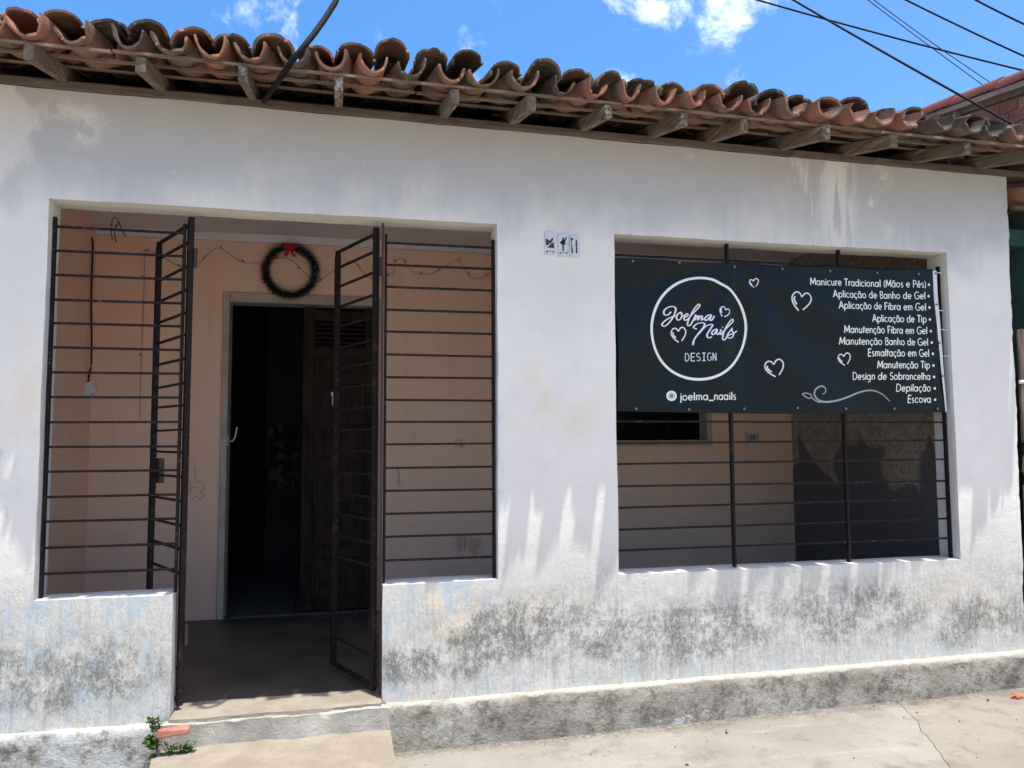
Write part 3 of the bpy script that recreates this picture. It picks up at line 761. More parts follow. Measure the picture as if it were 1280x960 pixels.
# how far the mouth of each channel pokes out, column by column from the left
gap_cols = (.93, 1.09, 1.25, 1.41, 1.57, 3.66)
for c in range(ncol):
    X = -2.62 + c * PITCH_X
    for k in range(9):
        lift = 0.0
        jx = tr.uniform(-.012, .012); ang = tr.uniform(-.05, .05)
        # channel
        if k == 0:
            over = tr.uniform(.42, .475)
            if .9 < X < 1.5: over = tr.uniform(.425, .455)
            if 2.2 < X < 3.2: over = tr.uniform(.46, .505)
            if X < -.9: over = tr.uniform(.41, .47)
        y = -(over if k == 0 else .48) + k * .355 + (tr.uniform(-.02, .02) if k else 0)
        z = rz(X, y) + .068 + .012 + (.012 if k else 0.002)
        M = Matrix.Translation((X + jx, y, z)) @ Matrix.Rotation(slope + tr.uniform(-.02, .03) - (.02 if k else 0), 4, 'X') @ Matrix.Rotation(ang * 1.6, 4, 'Z') @ Matrix.Rotation(tr.uniform(-.24, .24), 4, 'Y') @ Matrix.Diagonal((.74 if k == 0 and (.93 < X < 1.65 or 3.5 < X < 3.75) else tr.uniform(.86, 1.08), 1, tr.uniform(.86, 1.12), 1))
        put(CH[tr.randrange(6)], M, tone_at(X, False), k > 2)
        # cover, over the joint to the right
        Xc = X + PITCH_X / 2
        near_gap = any(abs(Xc - g) < .07 for g in gap_cols)
        if k == 0:
            oc = tr.uniform(.36, .44)
            if near_gap: oc = tr.uniform(.355, .375)
            elif tr.random() < .3: oc = tr.uniform(.35, .385)
        y = -(oc if k == 0 else .43) + k * .355 + (tr.uniform(-.02, .02) if k else 0)
        bump = tr.uniform(-.010, .016)
        if .2 < Xc < .62: bump += .035
        if 1.7 < Xc < 2.1 or 2.4 < Xc < 2.6: bump += .018
        if -1.15 < Xc < -.95: bump += .03
        if Xc > 2.75: bump -= .012
        z = rz(Xc, y) + .068 + .012 + .050 + bump * (1 if k == 0 else .3) + (.014 if k else 0)
        M = Matrix.Translation((Xc + tr.uniform(-.014, .014), y, z)) @ Matrix.Rotation(slope + tr.uniform(-.05, .05) * (k == 0) - (.02 if k else 0), 4, 'X') @ Matrix.Rotation(tr.uniform(-.10, .10) * (1 if k == 0 else .4), 4, 'Z') @ Matrix.Rotation(tr.uniform(-.22, .22) * (1 if k == 0 else .4), 4, 'Y') @ Matrix.Diagonal((tr.uniform(.92, 1.08), 1, tr.uniform(.85, 1.15), 1))
        put(CV[tr.randrange(6)], M, tone_at(Xc, True), k > 2)
V, F = upper[True]
me = me_from('upper_tiles', V, F, [MAT['tile']], True, 50)
uo = obj('upper_tiles', me, roof, kind='stuff'); uo['tone'] = .5
bs = B(); n = 2
bs.v = [(-2.75, 2.62, 3.40), (3.95, 2.62, 3.36), (3.95, 5.2, 2.72), (-2.75, 5.2, 2.76), (-2.75, 2.62, 3.36), (3.95, 2.62, 3.32), (3.95, 5.2, 2.68), (-2.75, 5.2, 2.72)]
bs.f = [[0, 1, 2, 3], [4, 7, 6, 5], [0, 4, 5, 1], [1, 5, 6, 2], [2, 6, 7, 3], [3, 7, 4, 0]]
rb = obj('rear_slope', bs.me('rear_slope', MAT['tile']), roof); rb['tone'] = .5
# outer walls of the body behind, so that no light leaks in
obj('rear_wall', B().box((-2.7, 4.72, -.3), (3.7, 4.85, 2.75)).box((-2.7, .152, -.3), (-2.55, 4.719, 2.72)).box((3.60, 3.02, -.3), (3.70, 4.719, 2.72)).box((3.595, .152, -.3), (3.675, 1.83, 2.60)).me('rear_wall', MAT['riser']), house)

# ================================================================ THINGS ON AND AROUND THE HOUSE
def cr(pts, n=6):                                # smooth curve through points
    P = [Vector(p) for p in pts]; out = []
    for i in range(len(P) - 1):
        a, b_, c, d = P[max(i - 1, 0)], P[i], P[i + 1], P[min(i + 2, len(P) - 1)]
        for k in range(n):
            t = k / n
            out.append(.5 * ((2 * b_) + (c - a) * t + (2 * a - 5 * b_ + 4 * c - d) * t * t + (3 * b_ - a - 3 * c + d) * t ** 3))
    return out + [P[-1]]

# ---- vinyl banner ------------------------------------------------
BY = .027
def pl(px, py):                                   # photo point on the banner's plane
    q = at(px, py, BY); return (q.x, q.z)
TLc, TRc, BLc, BRc = pl(766, 323), pl(1166, 337), pl(771.5, 514), pl(1181, 515.5)
knot = pl(917, 333)
def sag(x, z):                                    # depth of folds at a point of the banner
    dx, dz = x - knot[0], knot[1] - z
    r = math.hypot(dx, dz); a = math.atan2(dx, dz + .02)
    fold = .014 * math.sin(a * 9 + .6) * min(1, r * 2.6) * math.exp(-r * .75)
    fold += .004 * math.sin((x * 1.3 + z) * 9) * .6 + .004 * mn.noise(Vector((x * 3, 0, z * 3)))
    fold += .0030 * mn.noise(Vector((x * 9 + z * 6, 4, z * 9))) + .0035 * math.sin((x - z * .8) * 23 + 2 * mn.noise(Vector((x * 2, 1, z * 2)))) * max(0, mn.noise(Vector((x * 1.6, 9, z * 1.6))) + .15)
    return BY + max(-.018, min(.014, fold - .002))
def edge(u, v):
    top = Vector(TLc).lerp(Vector(TRc), u); bot = Vector(BLc).lerp(Vector(BRc), u)
    q = top.lerp(bot, v)
    q.y += -.012 * math.sin(math.pi * u) * (1 - v) * .4 - .010 * math.sin(math.pi * u) * v + .004 * math.sin(u * 21) * (1 - v)
    q.x += .020 * math.sin(math.pi * v) * (u ** 8) * -1 + .010 * math.sin(math.pi * v) * (1 - u) ** 8
    return q
g = G('banner_vinyl', .42, .22)
n1 = g.noise(2.2, 4, .55); n2 = g.noise(9, 4, .6)
g.color(g.mix(g.mr(n1, .3, .7), (.0035, .0072, .0075), (.004, .0078, .0105))); g.rough(g.mr(n2, .3, .7, .22, .36)); g.bump(n1, .1, .01)
VIN = g.m
PRINT = m_plain('cream_print', (.86, .87, .76), .5, .3, 0, .03); SILV = m_plain('silver_print', (.80, .79, .82), .5, .3, 0, .05)
NU, NV = 240, 100; v = []; f = []
for j in range(NV + 1):
    for i in range(NU + 1):
        q = edge(i / NU, j / NV); v.append((q.x, sag(q.x, q.y), q.y))
for j in range(NV):
    for i in range(NU): a = j * (NU + 1) + i; f.append([a, a + 1, a + NU + 2, a + NU + 1])
me = me_from('banner_sheet', v, f, [VIN], True)
banner = empty('banner', (2.3, .03, 1.3), label='dark vinyl advertising banner with white lettering hung across the window grille', cat='banner')
def bchild(name, me, parent=banner, lab=None):
    o = obj(name, me, parent)
    if parent is banner: o.matrix_parent_inverse = Matrix.Translation((-2.3, -.03, -1.3))
    if lab: o['label'] = lab
    return o
sh = bchild('sheet', me); sm = sh.modifiers.new('thick', 'SOLIDIFY'); sm.thickness = .001; sm.offset = 0
def ribbon(bb, pts, w, closed=False, off=.0024):
    P = [Vector(p) for p in pts]; n = len(P)
    if not closed and not isinstance(w, list) and n > 2:
        for i in range(1, n - 1):
            a, c = P[i] - P[i - 1], P[i + 1] - P[i]
            if a.length > 1e-7 and c.length > 1e-7 and a.angle(c) > .75:
                ribbon(bb, P[:i] + [P[i] + a.normalized() * w * .2], w, False, off)
                ribbon(bb, [P[i] - c.normalized() * w * .2] + P[i + 1:] if i + 1 < n else P[i:], w, False, off - .0001)
                return
    if n < 2: return
    s0 = len(bb.v)
    for i in range(n):
        a = P[(i - 1) % n] if closed or i else P[0]; c = P[(i + 1) % n] if closed or i < n - 1 else P[-1]
        t = (c - a); t = t.normalized() if t.length > 1e-9 else Vector((1, 0))
        nn = Vector((-t.y, t.x)) * (w[i] if isinstance(w, list) else w) * .5
        for q in (P[i] + nn, P[i] - nn): bb.v.append((q.x, sag(q.x, q.y) - off, q.y))
    for i in range(n if closed else n - 1):
        k = (i + 1) % n; bb.f.append([s0 + 2 * i, s0 + 2 * k, s0 + 2 * k + 1, s0 + 2 * i + 1])
def arc(cx, cy, rx, ry, a0, a1, n=14):
    return [(cx + rx * math.cos(math.radians(a0 + (a1 - a0) * i / n)), cy + ry * math.sin(math.radians(a0 + (a1 - a0) * i / n))) for i in range(n + 1)]
# a round single-stroke alphabet: cap height 1, x-height .66
O = arc(.31, .33, .27, .31, 0, 360, 20)
GL = {
 'a': (.70, [arc(.30, .33, .26, .31, 0, 360, 20), [(.57, .66), (.57, 0)]]), 'o': (.66, [O]), 'c': (.58, [arc(.33, .33, .28, .31, 50, 310)]),
 'e': (.64, [[(.06, .34), (.58, .34)] , arc(.32, .33, .27, .31, 2, 318, 18)]), 'd': (.70, [arc(.30, .33, .26, .31, 0, 360, 20), [(.57, 1.02), (.57, 0)]]),
 'b': (.70, [arc(.38, .33, .26, .31, 0, 360, 20), [(.11, 1.02), (.11, 0)]]), 'p': (.70, [arc(.38, .33, .26, .31, 0, 360, 20), [(.11, .66), (.11, -.32)]]),
 'g': (.70, [arc(.30, .33, .26, .31, 0, 360, 20), [(.57, .66), (.57, -.12)] + arc(.34, -.12, .23, .2, 0, -130, 8)]),
 'n': (.62, [[(.10, .66), (.10, 0)], [(.10, .36)] + arc(.31, .40, .20, .24, 180, 0, 10) + [(.51, 0)]]),
 'm': (.90, [[(.10, .66), (.10, 0)], [(.10, .4)] + arc(.27, .44, .17, .2, 180, 0, 8) + [(.44, 0)], [(.44, .4)] + arc(.61, .44, .17, .2, 180, 0, 8) + [(.78, 0)]]),
 'h': (.62, [[(.10, 1.02), (.10, 0)], [(.10, .36)] + arc(.31, .40, .20, .24, 180, 0, 10) + [(.51, 0)]]),
 'u': (.62, [[(.10, .66), (.10, .26)] + arc(.30, .24, .20, .22, 180, 360, 10) + [(.50, .66)], [(.50, .3), (.50, 0)]]),
 'r': (.40, [[(.10, .66), (.10, 0)], [(.10, .4)] + arc(.30, .40, .20, .24, 180, 70, 6)]), 'i': (.22, [[(.11, .66), (.11, 0)], [(.11, .80), (.11, .90)]]),
 'l': (.22, [[(.11, 1.02), (.11, 0)]]), 'j': (.24, [[(.12, .66), (.12, -.1)] + arc(-.02, -.1, .14, .16, 0, -80, 5), [(.12, .80), (.12, .90)]]),
 't': (.36, [[(.15, .92), (.15, 0)], [(.0, .66), (.34, .66)]]), 's': (.46, [arc(.23, .49, .15, .15, 40, 270, 9) + arc(.23, .17, .16, .16, 90, -130, 9)]),
 'v': (.54, [[(.03, .66), (.27, 0), (.51, .66)]]), 'f': (.36, [[(.15, 0), (.15, .8)] + arc(.29, .8, .14, .2, 180, 90, 5), [(.0, .6), (.32, .6)]]),
 'M': (.98, [[(.08, 0), (.14, 1), (.49, .22), (.84, 1), (.90, 0)]]), 'A': (.80, [[(.03, 0), (.40, 1), (.77, 0)], [(.17, .34), (.63, .34)]]),
 'T': (.62, [[(.0, .98), (.62, .98)], [(.31, .98), (.31, 0)]]), 'B': (.64, [[(.10, 0), (.10, 1), (.32, 1)] + arc(.32, .76, .2, .24, 90, -90, 8) + [(.10, .52)], [(.32, .52)] + arc(.34, .26, .24, .26, 90, -90, 8) + [(.10, 0)]]),
 'G': (.88, [arc(.47, .5, .42, .5, 48, 352, 20) + [(.52, .46)]]), 'F': (.56, [[(.10, 0), (.10, 1), (.54, 1)], [(.10, .52), (.48, .52)]]),
 'E': (.58, [[(.55, 1), (.10, 1), (.10, 0), (.55, 0)], [(.10, .52), (.50, .52)]]), 'D': (.80, [[(.10, 0), (.10, 1), (.28, 1)] + arc(.28, .5, .44, .5, 90, -90, 14) + [(.10, 0)]]),
 'P': (.60, [[(.10, 0), (.10, 1), (.30, 1)] + arc(.30, .74, .24, .26, 90, -90, 8) + [(.10, .48)]]), 'S': (.60, [arc(.30, .75, .22, .24, 35, 270, 10) + arc(.30, .26, .24, .25, 90, -145, 10)]),
 'I': (.5, [[(.25, 0), (.25, 1)], [(.08, 1), (.42, 1)], [(.08, 0), (.42, 0)]]), 'N': (.78, [[(.10, 0), (.10, 1), (.66, 0), (.66, 1)]]),
 '(': (.30, [arc(.42, .40, .34, .66, 128, 232, 10)]), ')': (.30, [arc(-.12, .40, .34, .66, 52, -52, 10)]), '_': (.62, [[(0, -.06), (.62, -.06)]]), ' ': (.34, []),
}
GL['ã'] = (GL['a'][0], GL['a'][1] + [[(.14, .80), (.22, .88), (.32, .82), (.42, .88), (.48, .84)]])
GL['ç'] = (GL['c'][0], GL['c'][1] + [[(.33, .02), (.38, -.12), (.28, -.22)]])
GL['é'] = (GL['e'][0], GL['e'][1] + [[(.27, .76), (.42, .94)]])
def text(name, s, px0, px1, py0, py1, cap, w=.15, mat=None, mono=False):
    adv = [(.72 if mono else GL[c][0] + .07) for c in s]; tot = sum(adv) - .07
    A, Bq = Vector(pl(px0, py0)), Vector(pl(px1, py1)); C = Vector(pl(px0, py0 - cap))
    ux = (Bq - A) / tot; uy = C - A; sw = uy.length
    bb = B(); x = 0
    for c, ad in zip(s, adv):
        gw = GL[c][0]; ox = (ad - .06 - gw * (.66 / gw if mono else 1)) / 2 if mono else 0
        for st_ in GL[c][1]:
            pts = [A + ux * (x + ox + p[0] * (.62 / gw if mono else 1)) + uy * p[1] for p in st_]
            ribbon(bb, pts, w * sw * (.8 if len(st_) > 9 else 1))
        x += ad
    return bchild(name, bb.me(name, mat or PRINT))
lines = [('Manicure Tradicional (Mãos e Pés)', 1012.5, 1156.5, 356.2, 359.6), ('Aplicação de Banho de Gel', 1040, 1156, 371.9, 374), ('Aplicação de Fibra em Gel', 1047, 1157, 386, 388.2),
         ('Aplicação de Tip', 1089, 1157.5, 402.4, 403.2), ('Manutenção Fibra em Gel', 1053.5, 1158.5, 416.3, 417.6), ('Manutenção Banho de Gel', 1048.5, 1159.5, 430.8, 432),
         ('Esmaltação em Gel', 1083.5, 1160.5, 445.4, 446), ('Manutenção Tip', 1095.5, 1161, 460.4, 460.6), ('Design de Sobrancelha', 1066.5, 1161.5, 474.4, 474.9), ('Depilação', 1119, 1162.5, 489.3, 489.2), ('Escova', 1134, 1163, 503.3, 503.3)]
for i, (s, a, c, y0, y1) in enumerate(lines):
    text('text_line', s, a, c, y0, y1, 9.0, .155)
    bb = B(); q = pl(c + 3.9 + .12 * i, y1 - 3.6); bb.v = [(q[0] + .0075 * math.cos(t * .628), sag(*q) - .0018, q[1] + .0075 * math.sin(t * .628)) for t in range(10)]; bb.f = [list(range(10))]
    bchild('bullet', bb.me('bullet', PRINT))
text('text_line', 'joelma_naails', 850, 920, 500.6, 499.6, 9.6, .16)
text('text_line', 'DESIGN', 856.2, 894.3, 451.4, 451.0, 9.6, .115, SILV, True)
def P2(pts): return [Vector(pl(*p)) for p in pts]
bb = B(); ribbon(bb, P2([(873.4 + 59.6 * math.cos(t * math.pi / 40), 411 + 63.4 * math.sin(t * math.pi / 40)) for t in range(80)]), .0135, True); bchild('logo_ring', bb.me('logo_ring', PRINT))
ic = B()
ribbon(ic, P2([(839.5 + 5.1 * math.cos(t * math.pi / 14), 494.8 + 5.1 * math.sin(t * math.pi / 14)) for t in range(28)]), .0112, True)
ribbon(ic, P2([(839.5 + 2.5 * math.cos(t * math.pi / 10), 494.8 + 2.5 * math.sin(t * math.pi / 10)) for t in range(20)]), .0046, True)
ribbon(ic, P2([(839.1, 494.8), (839.9, 494.8)]), .004)
bchild('camera_icon', ic.me('camera_icon', PRINT))
def z2(p): return (820 + p[0] / 10.66, 370 + p[1] / 10.66)
script = [
 [(180, 215), (165, 240), (125, 262), (92, 245), (95, 200), (140, 160), (200, 146), (238, 165), (240, 210), (215, 280), (170, 350), (110, 405), (70, 395), (76, 368), (120, 325), (190, 287), (260, 270)],
 [(310, 222), (272, 250), (258, 290), (275, 325), (310, 314), (330, 275), (325, 238), (308, 224), (335, 262), (372, 268)],
 [(370, 290), (408, 268), (415, 246), (395, 240), (368, 270), (362, 305), (380, 326), (410, 315), (445, 285)],
 [(440, 285), (500, 222), (568, 152), (581, 120), (556, 115), (500, 180), (450, 270), (420, 350), (425, 392), (455, 390), (485, 345), (530, 250)],
 [(535, 248), (512, 322), (555, 266), (572, 272), (556, 322), (600, 266), (620, 274), (606, 320), (640, 302)],
 [(735, 250), (692, 256), (655, 296), (662, 326), (692, 310), (735, 252), (712, 314), (732, 326), (772, 268)],
 [(548, 440), (506, 422), (515, 395), (560, 366), (620, 356), (645, 376), (620, 430), (550, 520), (505, 590), (490, 655)],
 [(562, 512), (640, 420), (700, 386), (742, 386), (726, 420), (676, 500), (668, 540), (690, 562), (726, 548)],
 [(792, 445), (752, 460), (725, 495), (735, 521), (766, 500), (797, 448), (785, 502), (802, 519), (832, 490)],
 [(852, 448), (832, 500), (846, 519), (878, 480)], [(868, 424), (873, 416)],
 [(876, 480), (960, 402), (1020, 345), (1026, 315), (1000, 318), (940, 390), (890, 480), (868, 560), (880, 590), (912, 575), (955, 500), (1020, 424)],
 [(1020, 424), (1008, 452), (1032, 500), (1020, 545), (972, 562), (936, 545), (965, 522), (1030, 500), (1084, 463)]]
bb = B()
for st_ in script:
    pts = cr([Vector(pl(*z2(p))) for p in st_], 5); n = len(pts)
    ribbon(bb, pts, [.0052 + .0042 * abs((pts[min(i + 1, n - 1)] - pts[max(i - 1, 0)]).normalized().y) ** 2 for i in range(n)])
bchild('script_lettering', bb.me('script_lettering', SILV))
def heart(cx, cy, wpx, rot):
    H = [[(0, -.22), (-.14, -.42), (-.34, -.44), (-.49, -.24), (-.46, .0), (-.28, .26), (-.04, .48)], [(0, -.22), (.16, -.42), (.36, -.43), (.50, -.22), (.46, .02), (.32, .24), (.16, .42)], [(-.36, -.22), (-.38, -.08), (-.30, .06), (-.20, .18)]]
    c, s_ = math.cos(math.radians(rot)), math.sin(math.radians(rot)); bb = B()
    for k, h in enumerate(H):
        pts = cr([Vector(pl(cx + wpx * (p[0] * c - p[1] * s_), cy + wpx * (p[0] * s_ + p[1] * c))) for p in h], 5)
        ribbon(bb, pts, .0068 * (wpx / 20) ** .5 * (1.2 if k == 2 else 1))
    bchild('printed_heart', bb.me('printed_heart', SILV))
for a in ((848.3, 418.5, 19, -8), (904.3, 390.6, 13, 24), (942.3, 354, 11, -12), (1000, 377, 24, 6), (967.3, 460.5, 22, -12), (1056, 449, 15.5, -12)): heart(*a)
def z4(p): return (1000 + p[0] / 6.737, 420 + p[1] / 6.737)
bb = B()
fl = cr([Vector(pl(*z4(p))) for p in [(755, 550), (700, 495), (640, 465), (580, 458), (500, 475), (400, 515), (300, 545), (200, 556), (140, 535), (112, 495), (120, 455), (160, 425), (198, 430), (212, 460), (197, 484), (180, 488)]], 6)
n = len(fl); ribbon(bb, fl, [.004 + .006 * math.sin(math.pi * min(1, i / n + .02)) for i in range(n)])
ribbon(bb, cr([Vector(pl(*z4(p))) for p in [(165, 562), (125, 548), (85, 520), (62, 526), (10, 492), (48, 483), (82, 498), (88, 518)]], 5), .006)
bchild('flourish', bb.me('flourish', m_plain('grey_print', (.36, .37, .36), .5, .3, 0, .05)))
# white turned-over hem on the right edge, eyelets and ties
bb = B(); hp = [(1168, 338.5), (1169, 360), (1170.2, 385), (1172.5, 410), (1175, 440), (1178, 475), (1181.5, 515)]
L_ = cr([Vector(pl(*p)) for p in hp], 4); n = len(L_)
for i, q in enumerate(L_):
    w = .0125 * (1 - .75 * (i / n) ** 2); y = sag(q.x, q.y)
    bb.v += [(q.x - w, y - .002, q.y), (q.x + w * .2, y - .007, q.y), (q.x + w, y - .004, q.y), (q.x + w, y + .004, q.y)]
for i in range(n - 1):
    for k in range(3): bb.f.append([i * 4 + k, i * 4 + 4 + k, i * 4 + 5 + k, i * 4 + 1 + k])
bchild('hem', bb.me('hem', MAT['white'], True), lab='white turned-over right edge')
EYE = m_plain('eyelet_metal', (.20, .20, .20), .4, .5, .6)
for p in [(790, 327), (848, 329), (917, 334), (978, 336), (1037, 339), (1097, 341), (1147, 343), (795, 511), (860, 512), (930, 511), (995, 510), (1056, 511), (1117, 511), (1170, 511), (1168.5, 342), (1169.5, 381), (1172.5, 429), (1176.5, 470)]:
    q = pl(*p); e = B().tube([(q[0], sag(*q) - .009, q[1]), (q[0], sag(*q) + .002, q[1])], .0065, 10); bchild('eyelet', e.me('eyelet', EYE, True, 40))
for p in ((1169.5, 341), (1171, 388), (1175, 412), (1178, 445)):
    q = pl(*p); t = B().tube(cr([(q[0], BY - .006, q[1]), (q[0] + .03, BY - .008, q[1] - .002), (3.292, GY - .016, q[1] + .004)], 4), .0028, 6); bchild('tie', t.me('tie', MAT['white'], True))

# ---- Christmas wreath over the door --------------------------------
wc = at(363, 339, PY - .045); R0 = .165
wreath = empty('wreath', wc, label='dark green tinsel wreath with red bow hanging over the door', cat='wreath')
wr = random.Random(3); v, f = [], []
core = B(); core.tube([(R0 * math.cos(t * .1309), 0, R0 * math.sin(t * .1309)) for t in range(49)], .013, 8, False)
g = G('tinsel_needles', .6, .3); zz = g.rnd(); n1 = g.noise(60, 2)
g.color(g.mix(g.mr(n1, .60, .70), (.012, .024, .018), (.10, .12, .12)))
TIN = g.m
wtip = []
for i in range(5200):
    t = wr.uniform(0, 2 * math.pi); c = Vector((R0 * math.cos(t), 0, R0 * math.sin(t)))
    d = Vector((wr.gauss(0, 1), wr.gauss(0, 1), wr.gauss(0, 1))).normalized(); tg = Vector((-math.sin(t), 0, math.cos(t)))
    d = (d - tg * d.dot(tg) * .6).normalized(); L = wr.uniform(.022, .044) * (1.12 if wr.random() < .1 else 1)
    if c.y + d.y * L > .04: d.y *= .4
    s_ = d.cross(tg); s_ = s_.normalized() * .0034 if s_.length > .01 else Vector((.0034, 0, 0)); n = len(v)
    v += [c - s_, c + s_, c + d * L + s_ * .5, c + d * L - s_ * .5]; f.append([n, n + 1, n + 2, n + 3]); wtip.append(0)
    if wr.random() < .22:
        n = len(v); e_ = c + d * L; v += [e_ - s_ * .8, e_ + s_ * .8, e_ + d * .009]; f.append([n, n + 1, n + 2]); wtip.append(1)
me = bpy.data.meshes.new('foliage'); nb = len(core.v)
me.from_pydata([tuple(p) for p in core.v] + [tuple(p) for p in v], [], core.f + [[nb + q for q in t] for t in f]); me.materials.append(TIN); me.materials.append(m_plain('frosted_tip', (.55, .57, .60), .6)); me.update()
for k_, t_ in enumerate(wtip): me.polygons[len(core.f) + k_].material_index = t_
obj('foliage', me, wreath)
RED = m_plain('red_ribbon', (.50, .012, .022), .55, .3, 0, .3, 30)
bow = B()
for ang, L, w in ((150, .058, .03), (35, .055, .03), (235, .06, .022), (300, .058, .022), (95, .03, .02)):
    a = math.radians(ang); d = Vector((math.cos(a), 0, math.sin(a))); s_ = Vector((-math.sin(a), 0, math.cos(a)))
    o_ = Vector((0, -.040, R0 - .022)); n = len(bow.v)
    ring = []
    for t, ww, yy in ((0, .25, 0), (.35, .8, -.014), (.75, 1.0, -.016), (1.0, .85, .0), (.7, .8, .008), (.3, .5, .006)):
        ring.append((o_ + d * L * t + Vector((0, yy, 0)), ww * w * .5))
    for p, ww in ring: bow.v += [p + s_ * ww, p - s_ * ww]
    for k in range(5): bow.f.append([n + 2 * k, n + 2 * k + 1, n + 2 * k + 3, n + 2 * k + 2])
bow.box((-.012, -.060, R0 - .036), (.012, -.036, R0 - .010), .001)
obj('bow', bow.me('bow', RED, True, 60), wreath)

# ---- string of fairy lights along the porch wall ----------------------
WIRE = m_plain('copper_wire', (.30, .17, .125), .5, .4, 0, .2)
fy = PY - .010
fpts = [(175, 522), (176, 470), (178, 420), (180, 360), (181, 318), (186, 313), (205, 322), (226, 334), (247, 331), (260, 318), (273, 310), (290, 320), (305, 328), (330, 328), (352, 322), (368, 328), (383, 343), (397, 352), (412, 342), (423, 335), (440, 326), (452, 338), (463, 348), (474, 349), (483, 347), (493, 338), (494, 328), (502, 322), (508, 331), (517, 340), (532, 343), (547, 339), (562, 330), (572, 326), (580, 336), (590, 347), (602, 348), (614, 342), (640, 338)]
P3 = cr([at(px, py, fy) for px, py in fpts], 4)
lights = obj('fairy_lights', B().tube(P3, .0017, 5).me('fairy_lights', WIRE, True), label='thin string of unlit fairy lights zigzagging along the salmon porch wall', cat='string lights')
lr = random.Random(8)
for i in range(6, len(P3) - 2, 7):
    p = P3[i]; d = Vector((lr.uniform(-1, 1), -.4, lr.uniform(-.2, 1))).normalized() * .028
    obj('bulb', B().tube([p, p + d * .45, p + d * .75, p + d], [.003, .004, .0045, .001], 6).me('bulb', WIRE, True), lights)

# ---- junction box dangling on its cable ---------------------------------
jy = PY - .10
jp = [at(px, py, jy) for px, py in ((113, 283), (113, 293), (116, 305), (115, 340), (114, 380), (114.5, 420), (114, 455), (111, 470), (110.5, 479))]
jb = at(110.5, 486, jy)
box = empty('junction_box', (jb.x, jb.y, jb.z), label='small white junction box dangling on a black cable in the porch corner', cat='junction box')
jo = obj('box', B().box((-.042, -.02, -.040), (.042, .02, .040)).me('box', MAT['white']), box, (0, 0, 0), (0, math.radians(-22), 0)); bevel(jo, .006)
obj('lid', B().box((-.036, -.026, -.034), (.036, -.0205, .034)).me('lid', MAT['white']), jo)
co = obj('cable', B().tube([p - jb for p in cr(jp, 5)], .0055, 7).me('cable', MAT['cable'], True), box)
# bent wires twisted on the top bar of the grille
wb = B()
for pts in ([(141, 300), (139, 290), (141, 273), (147, 274), (152, 287), (157, 295)], [(145, 303), (143, 288), (148, 278)]):
    wb.tube(cr([at(px, py, GY - .012) for px, py in pts], 4), .0026, 6)
obj('bent_wire', wb.me('bent_wire', MAT['iron'], True), label='bent bits of wire twisted on the top bar left of the gate', cat='wire')

# ---- pencil scribbles on the porch wall --------------------------------
sb = B()
for pts in ([(243, 583), (244, 596), (246, 601), (253, 603), (255, 611), (249, 616), (256, 617), (251, 624), (245, 620), (238, 627)], [(237, 612), (241, 609), (248, 610)], [(236, 601), (239, 606), (236, 618)]):
    P = [at(px, py, PY - .006) for px, py in pts]; sb.tube(cr(P, 3), .0016, 4)
for k in range(11):
    a = random.uniform(0, 6.28); o_ = at(574, 555, PY - .006); sb.tube([o_, o_ + Vector((math.cos(a) * .045, 0, math.sin(a) * .045))], .0018, 4)
for k in range(14):
    x = 568 + k * 2.6; sb.tube([at(x, 670 + random.uniform(-6, 4), PY - .006), at(x + random.uniform(-3, 3), 688 + random.uniform(-4, 5), PY - .006)], .0018, 4)
sb.tube(cr([at(x, y, PY - .006) for x, y in ((497, 588), (499, 596), (498, 608))], 3), [.004 for _ in range(7)], 5)
obj('wall_scribbles', sb.me('wall_scribbles', m_plain('scribble_ink', (.52, .34, .25), .8)), pw)

# ---- torn pale poster in the dark room ---------------------------------
gpo = G('faded_poster', .9, .2); n1 = gpo.noise(9, 5, .6); gpo.color(gpo.mix(gpo.mr(n1, .45, .55), (.11, .105, .09), (.025, .022, .02)))
p0, p1 = at(336, 530, 3.6), at(372, 612, 3.6)
obj('poster', B().box((p0.x, 3.6, p1.z), (p1.x, 3.604, p0.z), .004).me('poster', gpo.m), label='faded torn poster on the wall inside the dark doorway', cat='poster')
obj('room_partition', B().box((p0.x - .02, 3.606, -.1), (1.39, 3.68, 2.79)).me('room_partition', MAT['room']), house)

# ---- service cable from the eave, overhead lines ---------------------------
def cable(name, pts, r, label, n=10, group=None, cat='cable'):
    return obj(name, B().tube(cr(pts, n), r, 7).me(name, MAT['cable'], True), label=label, cat=cat, group=group)
q0 = at(331, 125, -.05)
cable('service_cable', [q0 + Vector((-.01, .06, .02)), q0, at(343, 108, -.30), at(355, 91, -.45), at(366, 75, -.50), at(380, 58, -.50), at(392, 43, -.47), at(412, 14, -.38), at(424, -12, -.30), at(440, -90, 0), at(465, -240, .8)], .0125, 'thick black service cable rising from the eave out of the picture')
def line(pa, ta, pb, tb, sagm, r, label):
    A, C = atT(*pa, ta), atT(*pb, tb); d = C - A
    A, C = A - d * .8, C + d * .8
    pts = [A.lerp(C, i / 16) - Vector((0, 0, sagm * (1 - (2 * i / 16 - 1) ** 2))) for i in range(17)]
    pts = [p + Vector((0, 0, sagm * .82)) for p in pts]
    return cable('overhead_line', pts, r, label, 3, 'overhead lines above the roof', 'overhead line')
line((948, 0), 8.6, (1280, 88), 9.2, .10, .0085, 'overhead line crossing the sky at the gentlest slope above the red roof')
line((992, 0), 6.8, (1280, 163), 5.6, .05, .0075, 'overhead line sloping down across the red brick gable to the right edge')
line((1085, 0), 10, (1231, 108), 10.2, .04, .0045, 'left strand of the thin twin overhead wires meeting the red roof')
line((1093, 0), 10, (1240, 104), 10.2, .12, .0045, 'right strand of the thin twin overhead wires meeting the red roof')
